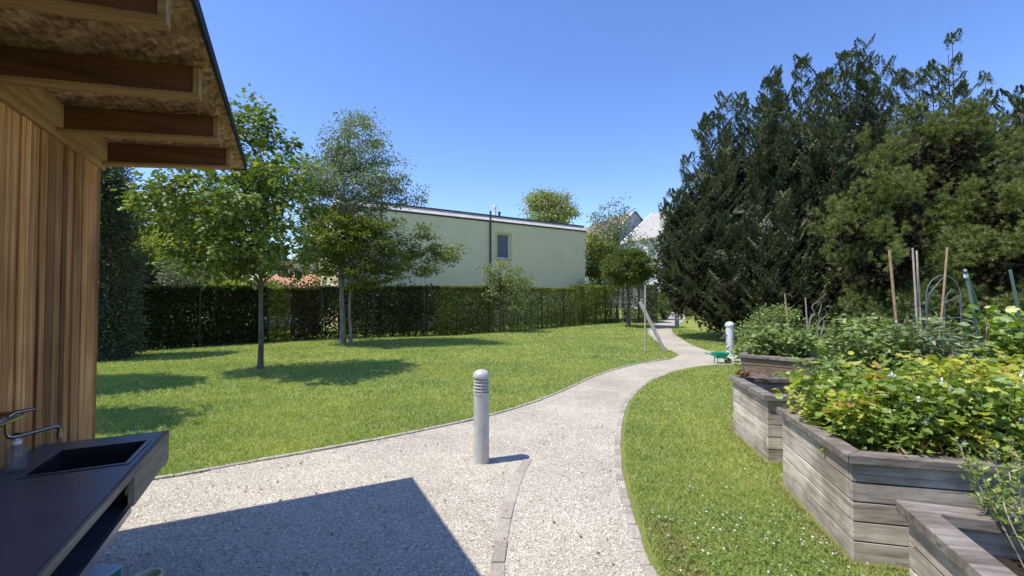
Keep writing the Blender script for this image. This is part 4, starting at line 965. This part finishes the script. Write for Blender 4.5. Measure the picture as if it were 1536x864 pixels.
shrub('low_yew_shrub', gl(1140, 11.2), [lobe(1130, 505, 12.6, 24, 18, .5), lobe(1165, 490, 12.6, 30, 26, .6)], 80, .14, 50, .08, RH, 'l_tomato', 'low green shrub directly behind the water post')

# ------------------------------------------------------------------ big evergreens on the right
def plume_tree(name, base, leaders, n, mat, tmpl, size, label, shoot=1.0, upt=.8, trunk_r=.22, core=6000, width=None, cat='conifer', group=None, seed=1):
    """leaders = (x, y, z0, z1, r): feathery upright cones of shoots"""
    base = Vector(base); root = thing(name, base, label, cat, group); mb = MB()
    ex = []
    for x, y, z0, z1, r in leaders:
        for _ in range(7):
            a = random.uniform(0, 6.283); q = random.uniform(.4, 1.05); ex.append((x+r*q*math.cos(a), y+r*q*math.sin(a), z0+.3*(z1-z0)*random.random(), z0+(z1-z0)*random.uniform(.60, .985), r*random.uniform(.35, .6)))
    leaders = list(leaders)+ex
    L = np.array(leaders, float); topz = L[:, 3].max()
    mb.tube([base-Vector((0, 0, .1)), base+Vector((.05, 0, topz*.4)), base+Vector((0, .05, topz*.75))], [trunk_r, trunk_r*.7, trunk_r*.2], 8)
    for x, y, z0, z1, r in leaders:
        a = base+Vector((0, 0, max(.3, min(z0, topz*.5)*.6))); mb.tube(smooth_line([a, Vector((x, y, z0+.3)).lerp(a, .25), Vector((x, y, z1-.5))], 3), [.09, .085, .08, .07, .05, .03, .01], 5, False)
    mb.build('trunk', 'barkdark', root, smooth=True)
    wt = L[:, 4]*(L[:, 3]-L[:, 2]); wt = wt/wt.sum()
    ns = max(200, n//190); li = rng.choice(len(L), ns, p=wt); l = L[li]
    h = rng.random(ns)**.85; ang = rng.uniform(0, 2*np.pi, ns); rad = l[:, 4]*np.clip(1-h, 0, 1)**.95*np.clip(h*4+.45, 0, 1)
    tilt = upt*(.6+1.3*h)
    sd = unit(np.stack([np.cos(ang), np.sin(ang), tilt], 1)); slen = rad*rng.uniform(.85, 1.2, ns)+.30+shoot*rng.exponential(.22, ns)
    s0 = np.stack([l[:, 0], l[:, 1], l[:, 2]+(l[:, 3]-l[:, 2])*h], 1); s0[:, 2] -= slen*sd[:, 2]*.6
    k = rng.integers(0, ns, n); t = rng.random(n)**.55; sag = -(t*(1-t))*.3
    hz_ = unit(np.cross(sd, np.array([0, 0, 1.0]))+rdir(ns)*.25)[k]*rng.choice([-1, 1], n)[:, None]; side = unit(hz_+rdir(n)*.22); sw = ((1-t)*.34+.02)*rng.random(n)**.8
    pos = s0[k]+sd[k]*(slen[k]*t)[:, None]+side*sw[:, None]; pos[:, 2] += sag*.5-sw**2*1.2; pos[:, 2] = np.maximum(pos[:, 2], .08)
    d = sd[k]*1.0+side*.8+rdir(n)*.25
    cloud('crown', pos, d, size*rng.uniform(.6, 1.2, n), tmpl, mat, root, up=.8, width=size*1.25)
    kk = rng.integers(0, len(L), core); hh = rng.random(core)*.8; rr = L[kk, 4]*(1-hh)*.32*rng.random(core)**.5; aa = rng.uniform(0, 6.283, core)
    cp = np.stack([L[kk, 0]+rr*np.cos(aa), L[kk, 1]+rr*np.sin(aa), L[kk, 2]+(L[kk, 3]-L[kk, 2])*hh], 1); cp[:, 2] = np.maximum(cp[:, 2], .1)
    cloud('inner_foliage', np.repeat(cp, 2, 0)+rng.normal(size=(core*2, 3))*.12, rdir(core*2), .15, NARROW, 'l_inner_shade', root, up=0, width=.3)
    return root
def leader(px, py, d, z0, r):
    t = P(px, py, d); return (t.x, d, z0, t.z, r)
EG = 'dark evergreens behind the beds'
yewA = [leader(1008, 290, 18.5, 2.4, .6), leader(1020, 340, 18.2, 1.6, .8), leader(1036, 262, 18.5, 1.5, .9), leader(1062, 175, 19, 1.5, 1.2), leader(1088, 215, 17.6, 1.0, 1.2), leader(1112, 140, 19, 1.2, 1.2), leader(1140, 160, 17.8, .8, 1.3),
        leader(1162, 112, 19.5, 1.5, 1.2), leader(1180, 170, 17.4, .6, 1.3), leader(1202, 88, 19, 1, 1.3), leader(1222, 150, 17.4, .6, 1.3), leader(1040, 330, 17.4, .9, 1.1), leader(1085, 320, 16.6, .6, 1.2), leader(1130, 300, 16.4, .4, 1.3), leader(1175, 290, 16.2, .4, 1.3),
        leader(1030, 350, 18, .9, .7), leader(1105, 400, 15.9, .3, 1.0), leader(1150, 400, 15.6, .2, 1.1), leader(1060, 400, 16.6, .5, .9), leader(1200, 380, 15.6, .2, 1.2)]
plume_tree('yew_tree', (10.6, 18.6, 0), yewA, 640000, 'l_yew', NARROW, .11, 'huge dark yew with feathery upright shoots standing right of the path', group=EG, core=22000)
yewB = [leader(1240, 108, 19, 1, 1.3), leader(1268, 80, 19, 1, 1.2), leader(1294, 56, 19.5, 1, 1.2), leader(1320, 100, 18.6, 1, 1.3), leader(1345, 105, 19, 1, 1.2), leader(1260, 200, 17, .6, 1.3), leader(1300, 220, 17, .6, 1.3), leader(1240, 330, 15.8, .3, 1.2)]
plume_tree('yew_tree', (15.5, 19, 0), yewB, 330000, 'l_yew', NARROW, .11, 'dark yew with twin pointed tips behind the left pine', group=EG, core=7000)
yewC = [leader(1500, 170, 18, 1, 1.4), leader(1545, 165, 18, 1, 1.4), leader(1455, 165, 18, 1, 1.3), leader(1372, 92, 19, 1, 1.2), leader(1398, 95, 19, 1, 1.1), leader(1428, 46, 19, 1, 1.2), leader(1440, 130, 18.6, 1, 1.2), leader(1478, 106, 19, 1, 1.3), leader(1510, 150, 19, 1, 1.3), leader(1536, 135, 19, 1, 1.3), leader(1560, 140, 19, 1, 1.4), leader(1400, 250, 17.5, 1, 1.5), leader(1470, 250, 17.5, 1, 1.5), leader(1530, 250, 17.5, 1, 1.5)]
plume_tree('yew_tree', (20, 19.5, 0), yewC, 360000, 'l_yew', NARROW, .11, 'dark yew carrying the highest leaning tip behind the right pine', group=EG, core=8000)

def pine(base, lobes, nb, label, size=.13, top=None):
    """round tufts of needles at the ends of upswept branches"""
    base = Vector(base); root = thing('pine_tree', base, label, 'pine', 'pines behind the beds'); mb = MB()
    H = top or max(l[2]+l[5] for l in lobes); tp = [base-Vector((0, 0, .1)), base+Vector((.05, 0, H*.35)), base+Vector((0, .05, H*.6)), base+Vector((0, 0, H*.78))]
    mb.tube(tp, [.2, .16, .1, .04], 8)
    sub = []
    for l in lobes:
        for q in rdir(7):
            q[2] = q[2]*.9+.1; k = random.uniform(.30, .46); sub.append((l[0]+l[3]*q[0]*.8, l[1]+l[4]*q[1]*.8, l[2]+l[5]*q[2]*.8, l[3]*k, l[4]*k, l[5]*k*1.25))
    C, D = blob_pts(sub, nb, .5, .6); D = unit(D*.8+np.array([0, -.05, .75])+rdir(nb)*.15)
    limbs(mb, tp, .2, C[:min(nb, 160)], r0=.05, seg=4); mb.build('trunk', 'barkdark', root, smooth=True)
    # each branch end: a few side tufts
    nt_ = nb*8; i = rng.integers(0, nb, nt_); off = rng.normal(size=(nt_, 3))*.045; ax = rng.uniform(-.34, .16, nt_); tc = C[i]+off*(1-ax[:, None]*1.2)+D[i]*ax[:, None]; td = unit(D[i]*1.0+unit(off)*(.9-ax[:, None]*1.5))
    tc[:, 2] = np.maximum(tc[:, 2], .25)
    nn = 40; k = np.repeat(np.arange(nt_), nn); sp_ = rng.random(len(k))*.09
    d = unit(td[k]*.95+rdir(len(k))*.85)
    pos = tc[k]+td[k]*sp_[:, None]
    cloud('crown', pos, d, size*rng.uniform(.7, 1.15, len(k)), NEEDLE, 'l_pine', root, up=0, width=size*1.5)
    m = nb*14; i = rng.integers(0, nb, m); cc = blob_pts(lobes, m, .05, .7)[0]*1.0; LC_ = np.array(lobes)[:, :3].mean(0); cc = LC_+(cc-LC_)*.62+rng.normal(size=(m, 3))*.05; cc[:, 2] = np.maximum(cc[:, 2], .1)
    cloud('inner_foliage', cc, rdir(m), .15, NARROW, 'l_inner_shade', root, up=0, width=.35)
    return root
pine((11.1, 13.4, 0), [lobe(1315, 230, 13.4, 22, 40, .6), lobe(1300, 290, 13.2, 42, 50, 1.1), lobe(1275, 350, 13.0, 42, 50, 1.1), lobe(1340, 330, 13.2, 50, 60, 1.2), lobe(1300, 415, 12.8, 46, 46, 1.2), lobe(1360, 400, 12.8, 50, 50, 1.2), lobe(1310, 460, 12.6, 70, 26, 1.2)], 430, 'olive green pine with upswept tufts left of the two main pines')
pine((13.6, 14.6, 0), [lobe(1370, 240, 14.6, 45, 55, 1.2), lobe(1420, 215, 14.8, 40, 50, 1.2), lobe(1395, 300, 14.2, 55, 55, 1.4), lobe(1460, 290, 14.4, 45, 60, 1.3), lobe(1440, 370, 14.0, 60, 50, 1.4), lobe(1380, 180, 14.8, 26, 30, .6), lobe(1450, 200, 15, 34, 44, .9), lobe(1490, 230, 15, 34, 44, .9), lobe(1410, 450, 13.8, 90, 30, 1.3)], 500, 'tallest olive green pine behind the wire arch trellis')
pine((14.2, 12.4, 0), [lobe(1500, 320, 12.4, 45, 40, 1.1), lobe(1540, 260, 12.6, 45, 50, 1.2), lobe(1510, 380, 12.0, 60, 45, 1.2), lobe(1560, 340, 12.2, 45, 70, 1.2), lobe(1450, 410, 12, 45, 35, .9), lobe(1500, 450, 11.8, 80, 30, 1.0)], 430, 'broad olive green pine cut by the right edge of the photo')

# ------------------------------------------------------------------ buildings
# pale green house with flat roof
hA = Vector((-5.73, 22.5, 0)); hd = Vector((.842, .540, 0)).normalized(); hb_ = Vector((-hd.y, hd.x, 0))
gh = thing('green_house', hA, 'pale green rendered house with flat zinc edged roof behind the hedge', 'house')
def FH(a, b, c): return hA+hd*a+hb_*b+Vector((0, 0, c))
A0, A1 = -3.0, 12.6; HT = 6.0
wa, wb_, wz0, wz1 = 5.78, 6.66, 3.92, 5.38
mb = MB().fbox(FH, (A0, wa), (0, .3), (-.1, HT)).fbox(FH, (wb_, A1), (0, .3), (-.1, HT)).fbox(FH, (wa, wb_), (0, .3), (-.1, wz0)).fbox(FH, (wa, wb_), (0, .3), (wz1, HT))
mb.fbox(FH, (A0, A0+.3), (.301, 9), (-.1, HT)).fbox(FH, (A1-.3, A1), (.301, 9), (-.1, HT)).fbox(FH, (A0+.3, A1-.3), (8.7, 9), (-.1, HT))
mb.build('wall', 'stucco', gh)
MB().fbox(FH, (A0-.05, A1+.05), (-.06, 9.05), (HT+.002, HT+.08)).build('roof_trim', 'dark', gh)
mb = MB(); pr = [(-.10, HT+.082), (.26, HT+.36), (.26, HT+.40), (8.9, HT+.40), (8.9, HT+.082)]
mb.add([FH(A0-.1, b, c) for b, c in pr]+[FH(A1+.1, b, c) for b, c in pr], [(0, 1, 2, 3, 4), (9, 8, 7, 6, 5)]+[(i, (i+1) % 5, 5+(i+1) % 5, 5+i) for i in range(5)])
roof = mb.build('roof', 'zinc', gh)
MB().fbox(FH, (A0-.12, A1+.12), (.18, .34), (HT+.402, HT+.46)).build('roof_edge', 'dark', roof)
wn = MB(); o_ = .11
wn.fbox(FH, (wa-o_, wa), (-.03, .05), (wz0-o_, wz1+o_)).fbox(FH, (wb_, wb_+o_), (-.03, .05), (wz0-o_, wz1+o_)).fbox(FH, (wa, wb_), (-.03, .05), (wz1, wz1+o_)).fbox(FH, (wa, wb_), (-.03, .05), (wz0-o_, wz0))
# the surround stands proud of the wall only
win = MB().fbox(FH, (wa+.002, wb_-.002), (.16, .18), (wz0+.002, wz1-.002)).build('window', 'blind', gh)
sur = MB(); E = -.022
sur.fbox(FH, (wa-o_, wa-.001), (E, -.002), (wz0-o_, wz1+o_)).fbox(FH, (wb_+.001, wb_+o_), (E, -.002), (wz0-o_, wz1+o_)).fbox(FH, (wa-.001, wb_+.001), (E, -.002), (wz1+.001, wz1+o_)).fbox(FH, (wa-.001, wb_+.001), (E, -.002), (wz0-o_, wz0-.001))
sur.build('surround', 'stucco_y', win)
fm = MB(); t = .06; Y = (.10, .155)
fm.fbox(FH, (wa+.003, wa+t), Y, (wz0+.003, wz1-.003)).fbox(FH, (wb_-t, wb_-.003), Y, (wz0+.003, wz1-.003)).fbox(FH, (wa+t, wb_-t), Y, (wz1-t, wz1-.003)).fbox(FH, (wa+t, wb_-t), Y, (wz0+.003, wz0+t))
fm.build('frame', 'white', win)
gs = N('reflecting_pane'); M['pane'] = gs.done(gs.bsdf((.22, .26, .30), .06, .9, **{'Alpha': .45}))
MB().fbox(FH, (wa+t, wb_-t), (.118, .124), (wz0+t, wz1-t)).build('pane', 'pane', win)
MB().fbox(FH, (wa-.03, wb_+.03), (-.09, .099), (wz0-.035, wz0-.0005)).build('sill', 'zinc', win)
MB().tube([FH(5.28, -.08, 0), FH(5.28, -.08, HT+.62)], .055, 10).build('downpipe', 'dark', gh, smooth=True)
MB().fbox(FH, (6.35, 7.3), (1.4, 2.0), (HT+.40, HT+.62)).build('roof_curb', 'dark', roof)
MB().lathe(FH(6.62, 1.7, HT+.62), [(.08, 0), (.08, .62), (.12, .63), (.12, .72), (.06, .78)], 14).build('flue', 'zinc', roof, smooth=True)
MB().lathe(FH(6.95, 1.7, HT+.62), [(.07, 0), (.07, .32), (.09, .33), (.09, .42)], 12).build('vent_pipe', 'dark', roof, smooth=True)
# far terrace: brown roof, then pale one nearer
def terrace(name, label, p0, p1, depth, eave, ridge, mwall, mroof, verge, wins, roofmat_b=None):
    p0, p1 = Vector((*p0, 0)), Vector((*p1, 0)); d = (p1-p0).normalized(); n = Vector((d.y, -d.x, 0)); L = (p1-p0).length
    if n.x < 0: n = -n
    root = thing(name, p0, label, 'house', None)
    def Fh(a, b, c): return p0+d*a+n*b+Vector((0, 0, c))
    m = MB().fbox(Fh, (0, L), (0, depth), (-.1, eave))
    for a in (0, L-.25):
        m.add([Fh(a, .01, eave), Fh(a, depth-.01, eave), Fh(a, depth/2, ridge-.05), Fh(a+.25, .01, eave), Fh(a+.25, depth-.01, eave), Fh(a+.25, depth/2, ridge-.05)], [(0, 1, 2), (5, 4, 3), (0, 3, 4, 1), (1, 4, 5, 2), (2, 5, 3, 0)])
    m.build('wall', mwall, root)
    ov = .4; th = .16; sl_ = (ridge-eave)/(depth/2)
    for s, nm in ((0, 'roof'), (1, 'roof')):
        b0 = -ov if s == 0 else depth+ov; z0 = eave-ov*sl_
        pts = [(b0, z0+.02), (depth/2, ridge+.02), (depth/2, ridge+th), (b0, z0+th)]
        m = MB().add([Fh(-.3, b, c) for b, c in pts]+[Fh(L+.3, b, c) for b, c in pts], [(0, 1, 2, 3), (7, 6, 5, 4)]+[(i, (i+1) % 4, 4+(i+1) % 4, 4+i) for i in range(4)])
        m.build('roof', mroof, root)
    if verge:
        for a in verge:
            pts = [(-ov-.05, eave-ov*sl_+.0), (depth/2, ridge), (depth/2, ridge+th+.12), (-ov-.05, eave-ov*sl_+th+.12)]
            m = MB().add([Fh(a, b, c) for b, c in pts]+[Fh(a+.35, b, c) for b, c in pts], [(0, 1, 2, 3), (7, 6, 5, 4)]+[(i, (i+1) % 4, 4+(i+1) % 4, 4+i) for i in range(4)]); m.build('verge', 'white', root)
    for a0, a1, z0, z1 in wins:
        wdw = MB().fbox(Fh, (a0, a1), (-.05, -.002), (z0, z1)).build('window', 'white', root)
        MB().fbox(Fh, (a0+.07, (a0+a1)/2-.03), (-.062, -.052), (z0+.07, z1-.07)).fbox(Fh, ((a0+a1)/2+.03, a1-.07), (-.062, -.052), (z0+.07, z1-.07)).build('pane', 'glass', wdw)
    for a in (L*.3,):
        MB().fbox(Fh, (a, a+.7), (depth/2-.3, depth/2+.3), (ridge-.3, ridge+.9)).build('chimney', 'lilac', root)
    return root
terrace('terraced_house', 'far terraced house with brown tiled roof and white verge beyond the trees', (8.6, 88), (14.2, 69.5), 12, 9.4, 15.6, 'lilac', 'rooftile', [19.3-.4], [(a, a+1.8, z, z+2) for a in (2, 6.5, 11, 15.5) for z in (1.6, 5.4)])
terrace('terraced_house', 'far pale blue house with light roof partly hidden by the big yew', (17.2, 67.5), (20.2, 60), 11, 10.2, 14.8, 'bluewhite', 'roofpale', [-.3], [(a, a+1.7, z, z+1.9) for a in (.6, 3.1, 5.6) for z in (1.6, 4.2, 7.3)])
# small house with orange tiles at the left
oh = thing('orange_roofed_house', P(470, 440, 25)*1-Vector((0, 0, 1.6)), 'low white house with orange tiled eaves glimpsed between the lawn trees', 'house')
x0, x1 = P(385, 430, 25).x, P(560, 430, 25).x
MB().box((x0, x1), (24.6, 29), (-.1, 2.0)).build('wall', 'white', oh)
mb = MB(); pr = [(24.1, 2.0), (26.2, 2.95), (26.2, 3.05), (24.1, 2.10)]
mb.add([(x0-.4, b, c) for b, c in pr]+[(x1+.4, b, c) for b, c in pr], [(0, 1, 2, 3), (7, 6, 5, 4)]+[(i, (i+1) % 4, 4+(i+1) % 4, 4+i) for i in range(4)]); mb.build('roof', 'rooforange', oh)
MB().box((x0, P(508, 430, 26.5).x), (26.25, 30), (2.0, 3.75)).build('upper_wall', 'white', oh)
mb = MB().box((x0-.3, P(508, 430, 26.5).x+.3), (26.0, 30.2), (3.752, 3.9)); mb.build('upper_roof', 'rooftile', oh)

# ------------------------------------------------------------------ bicycles by the hedge
def bicycle():
    root = thing('bicycle', (0, 0, 0), '', 'bicycle', 'bicycles parked by the hedge')
    for x in (-.52, .52):
        pts = [Vector((x+.33*math.cos(t*math.pi/12), 0, .34+.33*math.sin(t*math.pi/12))) for t in range(25)]
        wh = MB().tube(pts, .017, 6, False).build('wheel', 'rubber', root)
        m = MB()
        for t in range(10): m.tube([Vector((x, 0, .34)), Vector((x+.32*math.cos(t*.628), 0, .34+.32*math.sin(t*.628)))], .003, 3)
        m.build('spokes', 'wire', wh)
        MB().tube([Vector((x+.36*math.cos(t*math.pi/12), 0, .34+.36*math.sin(t*math.pi/12))) for t in range(3, 10)], .012, 5).build('mudguard', 'black', root)
    m = MB(); bb, st, hd_, hl = Vector((-.08, 0, .30)), Vector((-.22, 0, .80)), Vector((.36, 0, .86)), Vector((.39, 0, .72))
    for a, b in ((bb, st), (st, hd_), (bb, hl), (bb, Vector((-.52, 0, .34))), (st, Vector((-.52, 0, .34))), (hd_, Vector((.52, 0, .34)))): m.tube([a, b], .017, 6)
    m.build('frame', 'dark', root)
    MB().tube([st, st+Vector((-.03, 0, .12))], .013, 6).build('seat_post', 'wire', root)
    MB().fbox(lambda a, b, c: st+Vector((a, b, c)), (-.17, .10), (-.06, .06), (.12, .17)).build('saddle', 'rubber', root, bevel=.02)
    MB().tube([hd_, hd_+Vector((-.03, 0, .14)), hd_+Vector((-.05, -.26, .17))], .012, 6).tube([hd_+Vector((-.03, 0, .14)), hd_+Vector((-.05, .26, .17))], .012, 6).build('handlebar', 'wire', root)
    MB().tube([bb+Vector((-.08, -.07, -.12)), bb, bb+Vector((.08, .07, .12))], .012, 5).build('crank', 'wire', root)
    MB().tube([Vector((-.40, 0, .80)), Vector((-.72, 0, .80))], .05, 4).build('luggage_rack', 'wire', root)
    return root
b0 = bicycle(); blist = [(838, 485.5, 22, 'dark bicycle parked alone at the left of the bicycle row'), (890, 482.5, 55, 'dark bicycle in the middle of the row by the hedge'), (912, 481.5, 62, 'dark bicycle nearest the ball headed tree')]
for i, (px, py, az, lb) in enumerate(blist):
    o = b0 if i == 0 else copy_tree(b0); o.location = G(px, py); o.rotation_euler = (R(4), 0, R(az)); o['label'] = lb
